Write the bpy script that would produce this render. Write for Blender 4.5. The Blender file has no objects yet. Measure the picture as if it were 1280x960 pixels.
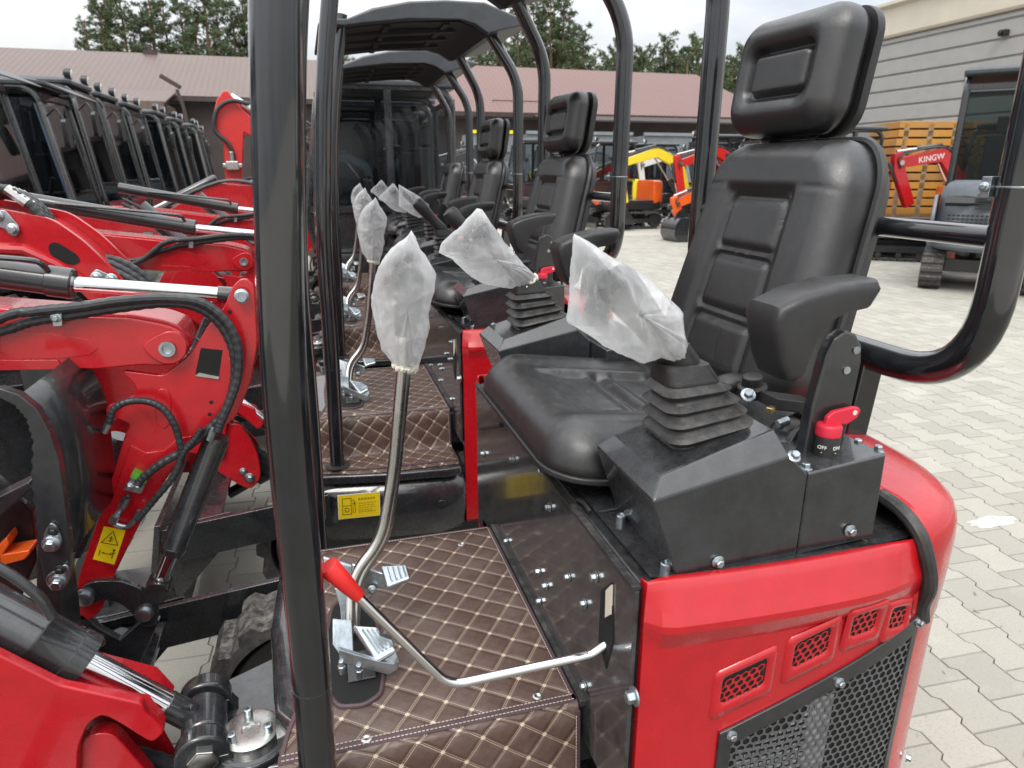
import bpy, bmesh, math, random
from mathutils import Vector as V, Matrix, noise
rnd = random.Random(11)
scene = bpy.context.scene
COL = scene.collection
PI = math.pi
sin, cos = math.sin, math.cos

# ---------------------------------------------------------------- camera geometry (metres; Z up; machine 0 faces -X, row runs along +Y)
FPX, TH, YA, HC = 850.0, math.radians(17.5), math.radians(15.85), 1.6
FWD = V((sin(YA) * cos(TH), cos(YA) * cos(TH), -sin(TH)))
RGT = V((cos(YA), -sin(YA), 0))
UPV = RGT.cross(FWD)
ORG = V((0, 0, HC))
STEP = V((1.6 * sin(math.radians(2.7)), 1.6 * cos(math.radians(2.7)), 0))


def at(px, py, x=None, y=None, z=None, m=0):
    """point of the photograph on a known plane of machine 0 (m: seen on the m-th machine of the row)"""
    r = FWD + RGT * ((px - 640) / FPX) - UPV * ((py - 480) / FPX)
    if x is not None:
        t = (x + STEP.x * m) / r.x
    elif y is not None:
        t = (y + STEP.y * m) / r.y
    else:
        t = (z - HC) / r.z
    return ORG + r * t - STEP * m


# ---------------------------------------------------------------- materials
MATS = {}


class NT:
    def __init__(s, name):
        s.m = bpy.data.materials.new(name)
        s.m.use_nodes = True
        s.t = s.m.node_tree
        s.b = s.t.nodes['Principled BSDF']
        s.out = s.t.nodes['Material Output']

    def n(s, kind, **kw):
        nd = s.t.nodes.new(kind)
        for k, v in kw.items():
            if k in nd.inputs:
                nd.inputs[k].default_value = v
            else:
                setattr(nd, k, v)
        return nd

    def l(s, a, b):
        s.t.links.new(a, b)

    def math(s, op, a, b=None, c=None):
        nd = s.t.nodes.new('ShaderNodeMath')
        nd.operation = op
        for i, v in enumerate((a, b, c)):
            if v is None:
                continue
            if isinstance(v, (int, float)):
                nd.inputs[i].default_value = v
            else:
                s.l(v, nd.inputs[i])
        return nd.outputs[0]

    def noise(s, scale, detail=4, rough=.55, vec=None):
        nd = s.n('ShaderNodeTexNoise')
        nd.inputs['Scale'].default_value = scale
        nd.inputs['Detail'].default_value = detail
        nd.inputs['Roughness'].default_value = rough
        if vec is None:
            vec = s.obj()
        s.l(vec, nd.inputs['Vector'])
        return nd.outputs['Fac']

    def obj(s):
        if not hasattr(s, '_tc'):
            s._tc = s.n('ShaderNodeTexCoord')
        return s._tc.outputs['Object']

    def uv(s):
        s.obj()
        return s._tc.outputs['UV']

    def ramp(s, fac, *stops):
        nd = s.n('ShaderNodeValToRGB')
        cr = nd.color_ramp
        while len(cr.elements) < len(stops):
            cr.elements.new(.5)
        for e, (p, c) in zip(cr.elements, stops):
            e.position = p
            e.color = (c, c, c, 1) if isinstance(c, (int, float)) else tuple(c) + (1,)
        s.l(fac, nd.inputs[0])
        return nd.outputs[0]

    def mix(s, fac, a, b):
        nd = s.n('ShaderNodeMix', data_type='RGBA')
        for k, v in ((0, fac), (6, a), (7, b)):
            if isinstance(v, (int, float)):
                nd.inputs[k].default_value = v
            elif isinstance(v, tuple):
                nd.inputs[k].default_value = v + (1,)
            else:
                s.l(v, nd.inputs[k])
        return nd.outputs[2]

    def bump(s, h, strength=.3, dist=.01):
        nd = s.n('ShaderNodeBump')
        nd.inputs['Strength'].default_value = strength
        nd.inputs['Distance'].default_value = dist
        s.l(h, nd.inputs['Height'])
        s.l(nd.outputs[0], s.b.inputs['Normal'])


def mat(name, col, rough=.5, metal=0, coat=0, var=.15, rvar=.12, scale=18, bump=0, bscale=300, dust=0, spec=.5):
    t = NT(name)
    n1 = t.noise(scale)
    lo = tuple(c * (1 - var) for c in col)
    hi = tuple(min(1, c * (1 + var)) for c in col)
    c = t.mix(t.ramp(n1, (.3, 0), (.7, 1)), lo, hi)
    if dust:
        geo = t.n('ShaderNodeNewGeometry')
        sep = t.n('ShaderNodeSeparateXYZ')
        t.l(geo.outputs['Normal'], sep.inputs[0])
        n2 = t.noise(scale * 2.3, 6, .7)
        f = t.math('MULTIPLY', t.math('MULTIPLY', t.math('MAXIMUM', sep.outputs[2], .25), t.ramp(n2, (.42, 0), (.75, 1))), dust)
        c = t.mix(f, c, (.34, .31, .27))
    t.l(c, t.b.inputs['Base Color'])
    r = t.math('ADD', t.math('MULTIPLY', t.math('SUBTRACT', t.noise(scale * 3.1, 5), .5), rvar * 2), rough)
    t.l(r, t.b.inputs['Roughness'])
    t.b.inputs['Metallic'].default_value = metal
    t.b.inputs['Coat Weight'].default_value = coat
    t.b.inputs['Coat Roughness'].default_value = .06
    t.b.inputs['Specular IOR Level'].default_value = spec
    if bump:
        t.bump(t.math('ADD', t.noise(bscale, 3), t.math('MULTIPLY', t.noise(7, 2), 6.0 if coat else 0)), bump, .002)
    MATS[name] = t.m
    return t.m


RED = mat('red_paint', (.42, .006, .012), .27, coat=.45, var=.08, rvar=.10, dust=.025, bump=.04, bscale=420)
RED2 = mat('bright_red_paint', (.56, .02, .016), .35, coat=.3, var=.06)
BLK = mat('black_gloss_paint', (.019, .021, .024), .27, coat=.8, var=.3, rvar=.1, dust=.10, bump=.05, bscale=500)
TUBE = mat('black_tube_paint', (.008, .0095, .012), .16, coat=1.0, var=.3, rvar=.12, dust=.04, bump=.04, bscale=260)
SATIN = mat('satin_black_paint', (.017, .0185, .021), .32, coat=.5, var=.25, dust=.12, bump=.08, bscale=600)
PANEL = mat('mirror_black_panel', (.030, .030, .033), .16, coat=.35, var=.3, rvar=.10, dust=.55)
BPLAS = mat('black_plastic', (.018, .018, .019), .36, var=.2, bump=.25, bscale=700, dust=.05)
RUB = mat('black_rubber', (.022, .022, .023), .45, var=.3, bump=.3, bscale=240, dust=.25)
HOSE = mat('hose_rubber', (.024, .026, .030), .36, var=.3, bump=.15, bscale=500, dust=.12)
TRK = mat('track_rubber', (.035, .034, .033), .8, var=.4, bump=.5, bscale=90, dust=.8)
ZINC = mat('zinc_plate', (.44, .49, .52), .36, metal=1, var=.25, rvar=.16, scale=40, bump=.2, bscale=160)
STEEL = mat('galvanised_steel', (.55, .55, .52), .3, metal=1, var=.12, rvar=.12, scale=30)
CHROME = mat('chrome_rod', (.78, .78, .8), .09, metal=1, var=.03, rvar=.03)
BRASS = mat('yellow_passivated_steel', (.55, .42, .2), .35, metal=1)
YEL = mat('yellow_paint', (.80, .62, .03), .35, coat=.3, var=.08)
ORG_ = mat('orange_paint', (.80, .12, .015), .35, coat=.3, var=.08)
REDP = mat('red_plastic', (.62, .02, .018), .35, var=.05)
KEYRED = mat('key_red_plastic', (.55, .015, .04), .45, var=.05, bump=.1)
GREY = mat('blue_grey_plastic', (.13, .15, .17), .42, var=.12, dust=.1)
GREY2 = mat('dark_grey_canopy', (.042, .048, .056), .42, var=.15, dust=.08, bump=.1, bscale=400)
UNDER = mat('underside_black', (.008, .008, .009), .6, var=.2)
LABY = mat('label_yellow', (.86, .62, .01), .4, var=.03)
LABW = mat('label_white', (.75, .75, .72), .45, var=.03)
INK = mat('label_ink', (.02, .018, .01), .5, var=.03)
INK2 = mat('label_ink_soft', (.38, .27, .02), .5, var=.1)
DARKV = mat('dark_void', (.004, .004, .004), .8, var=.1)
ALU = mat('radiator_aluminium', (.23, .235, .24), .5, metal=.3, var=.4, scale=60)
FABR = mat('curtain_fabric', (.30, .35, .44), .9, var=.2)
LENS = mat('lamp_lens', (.7, .72, .74), .12, var=.1)
GREEN = mat('green_paint', (.08, .32, .03), .4, var=.1)
BARK = mat('pine_bark', (.16, .085, .05), .9, var=.4, scale=4)
CREAM = mat('cream_fascia', (.62, .57, .47), .6, var=.06, scale=2)
WALLB = mat('brown_cladding', (.045, .032, .03), .7, var=.2, scale=1)
CONT = mat('grey_container_sheet', (.19, .21, .23), .5, var=.12, scale=2)
WHITE = mat('white_film', (.66, .66, .64), .5, var=.1)
NECK = mat('yellowed_film_neck', (.70, .66, .55), .3, var=.15)
MESHG = mat('grey_mesh_paint', (.085, .088, .092), .35, var=.2)
WOOD = mat('pallet_timber', (.30, .22, .14), .8, var=.3, scale=6)


def _leather():
    t = NT('black_leatherette')
    n = t.noise(9, 4)
    geo = t.n('ShaderNodeNewGeometry')
    sep = t.n('ShaderNodeSeparateXYZ')
    t.l(geo.outputs['Normal'], sep.inputs[0])
    du = t.math('MULTIPLY', t.math('MAXIMUM', sep.outputs[2], .15), t.ramp(t.noise(42, 7, .75), (.50, 0), (.78, .22)))
    t.l(t.mix(du, t.mix(n, (.010, .010, .0105), (.017, .0165, .017)), (.30, .29, .27)), t.b.inputs['Base Color'])
    t.l(t.math('ADD', t.math('MULTIPLY', t.noise(26, 5), .20), .22), t.b.inputs['Roughness'])
    vo = t.n('ShaderNodeTexVoronoi', feature='DISTANCE_TO_EDGE')
    vo.inputs['Scale'].default_value = 420
    t.l(t.obj(), vo.inputs['Vector'])
    h = t.math('ADD', t.math('MULTIPLY', t.ramp(vo.outputs['Distance'], (0, 0), (.12, 1)), .5), t.math('MULTIPLY', t.noise(38, 5, .6), 1.6))
    t.bump(h, .16, .003)
    t.b.inputs['Specular IOR Level'].default_value = .85
    return t.m


LEATH = _leather()


def _quilt():
    """brown leatherette quilted in diamonds with cream double stitching; UV in metres"""
    t = NT('brown_quilted_leatherette')
    sep = t.n('ShaderNodeSeparateXYZ')
    t.l(t.uv(), sep.inputs[0])
    X, Y = sep.outputs[0], sep.outputs[1]
    cell = .0500
    a = t.math('DIVIDE', t.math('ADD', t.math('MULTIPLY', X, .80), t.math('MULTIPLY', Y, .60)), cell)
    b = t.math('DIVIDE', t.math('SUBTRACT', t.math('MULTIPLY', X, .60), t.math('MULTIPLY', Y, .80)), cell)

    def d(v):   # signed distance to the nearest line, in cells
        return t.math('SUBTRACT', t.math('FRACT', v), .5)
    da, db = d(a), d(b)
    aa, ab = t.math('ABSOLUTE', da), t.math('ABSOLUTE', db)

    def stitch(dd, along):
        ln = t.math('LESS_THAN', t.math('ABSOLUTE', t.math('SUBTRACT', dd, .034)), .0095)
        dash = t.math('LESS_THAN', t.math('FRACT', t.math('MULTIPLY', along, 9.0)), .80)
        return t.math('MULTIPLY', ln, dash)
    st = t.math('MAXIMUM', stitch(aa, b), stitch(ab, a))
    r2 = t.math('ADD', t.math('MULTIPLY', da, da), t.math('MULTIPLY', db, db))
    dot = t.math('LESS_THAN', r2, .0058)
    f = t.math('MAXIMUM', t.math('MULTIPLY', st, .9), dot)
    n = t.noise(30, 5)
    base = t.mix(n, (.066, .036, .028), (.104, .062, .050))
    dirt = t.ramp(t.noise(9, 7, .75), (.45, 0), (.75, .42))
    base = t.mix(dirt, base, (.23, .19, .16))
    t.l(t.mix(f, base, (.55, .45, .34)), t.b.inputs['Base Color'])
    t.l(t.math('ADD', t.math('MULTIPLY', n, .2), .30), t.b.inputs['Roughness'])
    pil = t.math('MULTIPLY', t.ramp(aa, (.0, 0), (.16, .75), (.5, 1)), t.ramp(ab, (.0, 0), (.16, .75), (.5, 1)))
    h = t.math('ADD', pil, t.math('MULTIPLY', t.noise(260, 3), .12))
    t.bump(h, .8, .005)
    return t.m


QUILT = _quilt()
TRIM = mat('purple_brown_piping', (.075, .045, .05), .5, var=.15, bump=.2)
THREAD = mat('pale_thread', (.55, .47, .40), .8, var=.1)


def _film():
    t = NT('clear_plastic_film')
    mp = t.n('ShaderNodeMapping')
    mp.inputs['Rotation'].default_value = (.3, .7, .4)
    mp.inputs['Scale'].default_value = (1.0, 1.0, .38)
    t.l(t.obj(), mp.inputs[0])

    def crease(scale, w):
        n = t.noise(scale, 3, .5, mp.outputs[0])
        return t.ramp(n, (.5 - w, 0), (.5, 1), (.5 + w, 0))
    c1, c2 = crease(9, .022), crease(24, .035)
    cloud = t.noise(5, 2, .5)
    t.b.inputs['Base Color'].default_value = (.95, .96, .97, 1)
    t.b.inputs['Roughness'].default_value = .09
    t.b.inputs['Specular IOR Level'].default_value = 1.0
    fine = t.noise(46, 2, .5, mp.outputs[0])
    t.bump(t.math('ADD', t.math('MULTIPLY', c1, .5), fine), .45, .006)
    tr = t.n('ShaderNodeBsdfTransparent')
    tr.inputs[0].default_value = (.98, .985, .985, 1)
    tl = t.n('ShaderNodeBsdfTranslucent')
    tl.inputs[0].default_value = (.97, .98, .98, 1)
    m1 = t.n('ShaderNodeMixShader')
    m1.inputs[0].default_value = .50
    t.l(t.b.outputs[0], m1.inputs[1])
    t.l(tl.outputs[0], m1.inputs[2])
    m2 = t.n('ShaderNodeMixShader')
    lw = t.n('ShaderNodeLayerWeight')
    lw.inputs[0].default_value = .45
    fac = t.math('ADD', t.math('MULTIPLY', lw.outputs['Facing'], .55), t.math('MULTIPLY', c2, .05))
    fac = t.math('ADD', fac, t.ramp(cloud, (.40, .10), (.60, .42)))
    t.l(fac, m2.inputs[0])
    t.l(tr.outputs[0], m2.inputs[1])
    t.l(m1.outputs[0], m2.inputs[2])
    t.l(m2.outputs[0], t.out.inputs[0])
    return t.m


FILM = _film()


def _glass(name='cab_glass', k=.95, tint=(.70, .73, .745, 1)):
    t = NT(name)
    t.b.inputs['Base Color'].default_value = (.02, .03, .03, 1)
    t.b.inputs['Roughness'].default_value = .03
    tr = t.n('ShaderNodeBsdfTransparent')
    tr.inputs[0].default_value = tint
    m2 = t.n('ShaderNodeMixShader')
    lw = t.n('ShaderNodeFresnel')
    lw.inputs[0].default_value = 1.35
    t.l(t.math('MINIMUM', t.math('MULTIPLY', lw.outputs[0], k), .12 + .2 * max(0, k - .5)), m2.inputs[0])
    gl = t.n('ShaderNodeBsdfGlossy')
    gl.inputs['Roughness'].default_value = .04
    t.l(tr.outputs[0], m2.inputs[1])
    t.l(gl.outputs[0], m2.inputs[2])
    t.l(m2.outputs[0], t.out.inputs[0])
    return t.m


GLASS = _glass()
GLASS4 = _glass('smoked_cab_glass', .80, (.66, .69, .71, 1))
STAIN = mat('pale_stain', (.46, .455, .43), .8, var=.2, scale=30)
GLASS3 = _glass('dark_tinted_glass', 1.3, (.34, .40, .39, 1))
GLASS2 = _glass('bright_windscreen_glass', 2.0)


def _paver():
    t = NT('concrete_paver')
    geo = t.n('ShaderNodeNewGeometry')
    pr = geo.outputs['Random Per Island']
    pos = geo.outputs['Position']
    big = t.noise(.45, 4, .6, pos)
    mid = t.noise(5, 5, .65, pos)
    fine = t.noise(130, 5, .7, pos)
    stain = t.noise(1.7, 6, .7, pos)
    c = t.mix(pr, (.29, .278, .242), (.385, .37, .322))
    c = t.mix(t.ramp(mid, (.35, .28), (.7, 0)), c, (.30, .29, .26))
    c = t.mix(t.ramp(stain, (.54, 0), (.72, .30)), c, (.58, .57, .53))
    c = t.mix(t.ramp(big, (.3, .25), (.6, 0)), c, (.37, .34, .28))
    sp = t.ramp(fine, (.36, .5), (.48, 0))
    c = t.mix(sp, c, (.24, .23, .21))
    t.l(c, t.b.inputs['Base Color'])
    t.b.inputs['Roughness'].default_value = .85
    t.bump(t.math('ADD', fine, t.math('MULTIPLY', mid, .6)), .35, .004)
    return t.m


PAVER = _paver()


def _joint():
    t = NT('paving_joint_sand')
    geo = t.n('ShaderNodeNewGeometry')
    n = t.noise(40, 5, .7, geo.outputs['Position'])
    n2 = t.noise(.6, 4, .7, geo.outputs['Position'])
    c = t.mix(n, (.075, .07, .06), (.18, .17, .145))
    c = t.mix(t.ramp(n2, (.4, 0), (.7, .5)), c, (.20, .185, .15))
    t.l(c, t.b.inputs['Base Color'])
    t.b.inputs['Roughness'].default_value = .95
    return t.m


def _farpave():
    t = NT('distant_paving')
    geo = t.n('ShaderNodeNewGeometry')
    n = t.noise(6, 6, .7, geo.outputs['Position'])
    n2 = t.noise(.4, 4, .7, geo.outputs['Position'])
    c = t.mix(n, (.34, .325, .29), (.44, .42, .37))
    c = t.mix(t.ramp(n2, (.4, 0), (.7, .4)), c, (.34, .31, .26))
    t.l(c, t.b.inputs['Base Color'])
    t.b.inputs['Roughness'].default_value = .9
    return t.m


JOINT, FARP = _joint(), _farpave()


def _roof(name, a, b, pitch):
    t = NT(name)
    geo = t.n('ShaderNodeNewGeometry')
    sep = t.n('ShaderNodeSeparateXYZ')
    t.l(t.obj(), sep.inputs[0])
    w = t.math('SINE', t.math('MULTIPLY', sep.outputs[0], 2 * PI / pitch))
    n = t.noise(.35, 5, .6)
    c = t.mix(n, a, b)
    c = t.mix(t.ramp(w, (-.0, .0), (1, .25)), c, tuple(x * .55 for x in a))
    t.l(c, t.b.inputs['Base Color'])
    t.b.inputs['Roughness'].default_value = .45
    t.bump(w, .5, .03)
    return t.m


ROOFL = _roof('brown_sheet_roof', (.098, .064, .052), (.135, .088, .072), .34)
ROOFR = _roof('pinkish_sheet_roof', (.128, .060, .049), (.165, .079, .064), .34)


def _needles():
    t = NT('pine_needles')
    geo = t.n('ShaderNodeNewGeometry')
    pr = geo.outputs['Random Per Island']
    n = t.noise(.6, 3)
    c = t.mix(pr, (.055, .095, .038), (.13, .175, .070))
    c = t.mix(t.ramp(n, (.35, .5), (.65, 0)), c, (.040, .066, .036))
    t.l(c, t.b.inputs['Base Color'])
    t.b.inputs['Roughness'].default_value = .7
    return t.m


NEED = _needles()


def _siding():
    t = NT('grey_horizontal_siding')
    n = t.noise(3, 5, .6)
    c = t.mix(n, (.30, .30, .29), (.38, .38, .36))
    t.l(c, t.b.inputs['Base Color'])
    t.b.inputs['Roughness'].default_value = .6
    return t.m


SIDE = _siding()


def _formply():
    t = NT('orange_formwork_panel')
    n = t.noise(4, 6, .7)
    oi = t.n('ShaderNodeObjectInfo')
    c = t.mix(n, (.50, .21, .025), (.62, .31, .05))
    c = t.mix(t.math('MULTIPLY', oi.outputs['Random'], .55), c, (.33, .19, .07))
    c = t.mix(t.ramp(t.noise(1.6, 6, .65), (.45, 0), (.7, .6)), c, (.30, .20, .11))
    t.l(c, t.b.inputs['Base Color'])
    t.b.inputs['Roughness'].default_value = .7
    return t.m


FORM = _formply()

# ---------------------------------------------------------------- mesh helpers
BASE = V((0, 0, 0))


def fillet(pts, r, n=6):
    pts = [V(p) for p in pts]
    out = [pts[0]]
    for i in range(1, len(pts) - 1):
        a, b, c = pts[i - 1], pts[i], pts[i + 1]
        u, w = (a - b), (c - b)
        rr = r[i - 1] if isinstance(r, (list, tuple)) else r
        k = min(rr, u.length * .48, w.length * .48)
        p, q = b + u.normalized() * k, b + w.normalized() * k
        for j in range(n + 1):
            t = j / n
            out.append(p * (1 - t) ** 2 + b * 2 * t * (1 - t) + q * t * t)
    out.append(pts[-1])
    return out


def spline(pts, n=8):
    pts = [V(p) for p in pts]
    P = [pts[0] * 2 - pts[1]] + pts + [pts[-1] * 2 - pts[-2]]
    out = []
    for i in range(1, len(P) - 2):
        a, b, c, d = P[i - 1:i + 3]
        for j in range(n):
            t = j / n
            out.append(.5 * (2 * b + (c - a) * t + (2 * a - 5 * b + 4 * c - d) * t * t + (3 * b - a - 3 * c + d) * t ** 3))
    out.append(pts[-1])
    return out


def rp(pts, r=6, n=4):
    """closed 2D polygon with rounded corners"""
    q = [V((a, b, 0)) for a, b in pts]
    out_ = []
    k = len(q)
    for i in range(k):
        a, b, c = q[i - 1], q[i], q[(i + 1) % k]
        u, w = a - b, c - b
        d = min(r, u.length * .45, w.length * .45)
        p, s = b + u.normalized() * d, b + w.normalized() * d
        for j in range(n + 1):
            t = j / n
            o = p * (1 - t) ** 2 + b * 2 * t * (1 - t) + s * t * t
            out_.append((o.x, o.y))
    return out_


class MB:
    def __init__(s):
        s.bm = bmesh.new()

    def face(s, vs):
        try:
            return s.bm.faces.new(vs)
        except ValueError:
            return None

    def poly(s, pts):
        s.face([s.bm.verts.new(p) for p in pts])
        return s

    def loft(s, rings, cap=True, closed=True):
        R_ = [[s.bm.verts.new(p) for p in r] for r in rings]
        n = len(R_[0])
        for a, b in zip(R_, R_[1:]):
            for i in range(n if closed else n - 1):
                j = (i + 1) % n
                s.face((a[i], a[j], b[j], b[i]))
        if cap:
            s.face(R_[0][::-1])
            s.face(R_[-1])
        return s

    def prism(s, pts, ext, bev=0):
        ext = V(ext)
        pts = [V(p) for p in pts]
        return s.loft([pts, [p + ext for p in pts]])

    def box(s, c, d, rot=None):
        c, d = V(c), V(d) * .5
        M = rot or Matrix.Identity(3)
        q = [c + M @ V((sx * d.x, sy * d.y, sz * d.z)) for sz in (-1, 1) for sx, sy in ((-1, -1), (1, -1), (1, 1), (-1, 1))]
        return s.loft([q[:4], q[4:]])

    def beam(s, a, b, w, h, up=(0, 0, 1)):
        a, b = V(a), V(b)
        d = (b - a).normalized()
        u = V(up)
        x = d.cross(u)
        if x.length < 1e-4:
            x = d.cross(V((1, 0, 0)))
        x.normalize()
        u = x.cross(d)
        o = [x * w / 2 + u * h / 2, -x * w / 2 + u * h / 2, -x * w / 2 - u * h / 2, x * w / 2 - u * h / 2]
        return s.loft([[a + p for p in o], [b + p for p in o]])

    def tube(s, path, r, n=12, cap=True, closed=False):
        path = [V(p) for p in path]
        k = len(path)
        T = []
        for i in range(k):
            a = path[(i - 1) % k] if (closed or i > 0) else path[i]
            b = path[(i + 1) % k] if (closed or i < k - 1) else path[i]
            T.append((b - a).normalized())
        u = T[0].orthogonal().normalized()
        rings = []
        for i in range(k):
            u = (u - T[i] * u.dot(T[i]))
            u = u.normalized() if u.length > 1e-6 else T[i].orthogonal().normalized()
            w = T[i].cross(u)
            rr = r[i - 1] if isinstance(r, (list, tuple)) else r
            rings.append([path[i] + (u * cos(2 * PI * j / n) + w * sin(2 * PI * j / n)) * rr for j in range(n)])
        if closed:
            rings.append(rings[0])
        return s.loft(rings, cap=cap and not closed)

    def cyl(s, a, b, r, r2=None, n=20):
        return s.tube([a, b], [r, r if r2 is None else r2], n)

    def lathe(s, p, axis, prof, n=20):
        """prof: (distance along axis, radius)"""
        ax = V(axis).normalized()
        u = ax.orthogonal().normalized()
        w = ax.cross(u)
        return s.loft([[V(p) + ax * h + (u * cos(2 * PI * j / n) + w * sin(2 * PI * j / n)) * max(r, .0004) for j in range(n)] for h, r in prof])

    def bolt(s, p, n, r=.010):
        s.lathe(p, n, [(0, r * 1.25), (r * .22, r * 1.25), (r * .34, r * 1.05)], 14)
        return s.lathe(V(p) + V(n).normalized() * r * .33, n, [(0, r * .82), (r * .75, r * .82), (r * .9, r * .66)], 6)

    def sphere(s, c, r, sc=(1, 1, 1), n=12):
        return s.loft([[V(c) + V((cos(2 * PI * j / n) * sin(PI * i / 8) * r * sc[0], sin(2 * PI * j / n) * sin(PI * i / 8) * r * sc[1], cos(PI * i / 8) * r * sc[2])) for j in range(n)] for i in [.02, 1, 2, 3, 4, 5, 6, 7, 7.98]])

    def grid(s, fn, nu, nv):
        g = [[s.bm.verts.new(fn(i / nu, j / nv)) for j in range(nv + 1)] for i in range(nu + 1)]
        for i in range(nu):
            for j in range(nv):
                s.face((g[i][j], g[i + 1][j], g[i + 1][j + 1], g[i][j + 1]))
        return s


def islands(bm):
    bm.verts.ensure_lookup_table()
    bm.verts.index_update()
    par = list(range(len(bm.verts)))

    def find(i):
        while par[i] != i:
            par[i] = par[par[i]]
            i = par[i]
        return i
    for e in bm.edges:
        a, b = find(e.verts[0].index), find(e.verts[1].index)
        par[a] = b
    g = {}
    for v in bm.verts:
        g.setdefault(find(v.index), []).append(v)
    return list(g.values())


def pieces(bm):
    isl = islands(bm)
    if len(isl) < 2 or len(isl) > 60:
        return None
    bb = []
    for vs in isl:
        lo = [min(v.co[k] for v in vs) for k in range(3)]
        hi = [max(v.co[k] for v in vs) for k in range(3)]
        bb.append((lo, hi, max(hi[k] - lo[k] for k in range(3))))
    par = list(range(len(isl)))

    def find(i):
        while par[i] != i:
            i = par[i]
        return i
    for i in range(len(isl)):
        for j in range(i):
            gap = math.sqrt(sum(max(0, bb[i][0][k] - bb[j][1][k], bb[j][0][k] - bb[i][1][k]) ** 2 for k in range(3)))
            if gap <= max(.018, .45 * max(bb[i][2], bb[j][2])):
                par[find(i)] = find(j)
    g = {}
    for i in range(len(isl)):
        g.setdefault(find(i), []).extend(isl[i])
    return list(g.values()) if len(g) > 1 else None


def out(name, mb, m, parent=None, **kw):
    """one mesh object; shapes far apart become objects of their own with the same name"""
    pc = pieces(mb.bm) if parent is not None else None
    if not pc:
        return out1(name, mb, m, parent, **kw)
    first = None
    for vs in pc:
        keep = {v.index for v in vs}
        nb = MB()
        nb.bm.free()
        nb.bm = mb.bm.copy()
        nb.bm.verts.ensure_lookup_table()
        bmesh.ops.delete(nb.bm, geom=[v for v in nb.bm.verts if v.index not in keep], context='VERTS')
        o = out1(name, nb, m, parent, **kw)
        first = first or o
    mb.bm.free()
    return first


def out1(name, mb, m, parent=None, smooth=True, ang=35, bevel=0, seg=2, sub=0, uvfn=None, solid=0):
    me = bpy.data.meshes.new(name)
    bmesh.ops.remove_doubles(mb.bm, verts=mb.bm.verts, dist=1e-5)
    bmesh.ops.recalc_face_normals(mb.bm, faces=mb.bm.faces)
    if uvfn:
        ul = mb.bm.loops.layers.uv.new('UVMap')
        for f in mb.bm.faces:
            for lp in f.loops:
                lp[ul].uv = uvfn(lp.vert.co)
    bmesh.ops.translate(mb.bm, verts=mb.bm.verts, vec=-BASE)
    mb.bm.to_mesh(me)
    mb.bm.free()
    me.materials.append(m)
    if smooth:
        me.shade_smooth()
        me.set_sharp_from_angle(angle=math.radians(ang))
    o = bpy.data.objects.new(name, me)
    COL.objects.link(o)
    if parent is not None:
        o.parent = parent
    else:
        o.location = BASE
    if solid:
        k = o.modifiers.new('thickness', 'SOLIDIFY')
        k.thickness = solid
        k.offset = 0
    if bevel:
        b = o.modifiers.new('bevel', 'BEVEL')
        b.width = bevel
        b.segments = seg
        b.limit_method = 'ANGLE'
        b.angle_limit = math.radians(38)
        b.harden_normals = True
    if sub:
        k = o.modifiers.new('sub', 'SUBSURF')
        k.levels = k.render_levels = sub
    return o


def tag(o, label, cat, group=None):
    o['label'] = label
    o['category'] = cat
    if group:
        o['group'] = group
    return o


def thing(name, label, cat, loc=(0, 0, 0), group=None):
    global BASE
    BASE = V(loc)
    o = bpy.data.objects.new(name, None)
    COL.objects.link(o)
    o.location = BASE
    o.empty_display_size = .2
    return tag(o, label, cat, group)


def setbase(p=(0, 0, 0)):
    global BASE
    BASE = V(p)


def dup(o, loc=None, rotz=0, label=None, group=None, skip=(), parent=None, depth=0):
    if o.name.split('.')[0] in skip:
        return None
    c = o.copy()
    COL.objects.link(c)
    if parent is not None:
        c.parent = parent
    if depth == 0:
        c.location = loc
        c.rotation_euler = (0, 0, rotz)
        if label:
            c['label'] = label
        if group:
            c['group'] = group
    for ch in list(o.children):
        dup(ch, parent=c, skip=skip, depth=depth + 1)
    return c


def text_mesh(mb, body, size, M, depth=.0006):
    cu = bpy.data.curves.new('lettering', 'FONT')
    cu.body = body
    cu.size = size
    cu.align_x = 'CENTER'
    cu.align_y = 'CENTER'
    cu.extrude = depth
    to = bpy.data.objects.new('lettering', cu)
    COL.objects.link(to)
    dg = bpy.context.evaluated_depsgraph_get()
    me = bpy.data.meshes.new_from_object(to.evaluated_get(dg))
    me.transform(M)
    mb.bm.from_mesh(me)
    bpy.data.objects.remove(to)
    bpy.data.curves.remove(cu)
    bpy.data.meshes.remove(me)


def frame4(o, x, y):
    x, y = V(x).normalized(), V(y).normalized()
    z = x.cross(y).normalized()
    y = z.cross(x)
    M = Matrix((x, y, z)).transposed().to_4x4()
    M.translation = V(o)
    return M


def rrect(w, h, r, n=6):
    """rounded rectangle outline in 2D"""
    o = []
    for cx, cy, a0 in ((w / 2 - r, h / 2 - r, 0), (-w / 2 + r, h / 2 - r, 90), (-w / 2 + r, -h / 2 + r, 180), (w / 2 - r, -h / 2 + r, 270)):
        for i in range(n + 1):
            a = math.radians(a0 + 90 * i / n)
            o.append((cx + r * cos(a), cy + r * sin(a)))
    return o


def sdrr(x, y, w, h, r):
    qx, qy = abs(x) - w / 2 + r, abs(y) - h / 2 + r
    return math.hypot(max(qx, 0), max(qy, 0)) + min(max(qx, qy), 0) - r


def sst(a, b, x):
    t = max(0, min(1, (x - a) / (b - a)))
    return t * t * (3 - 2 * t)


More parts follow.
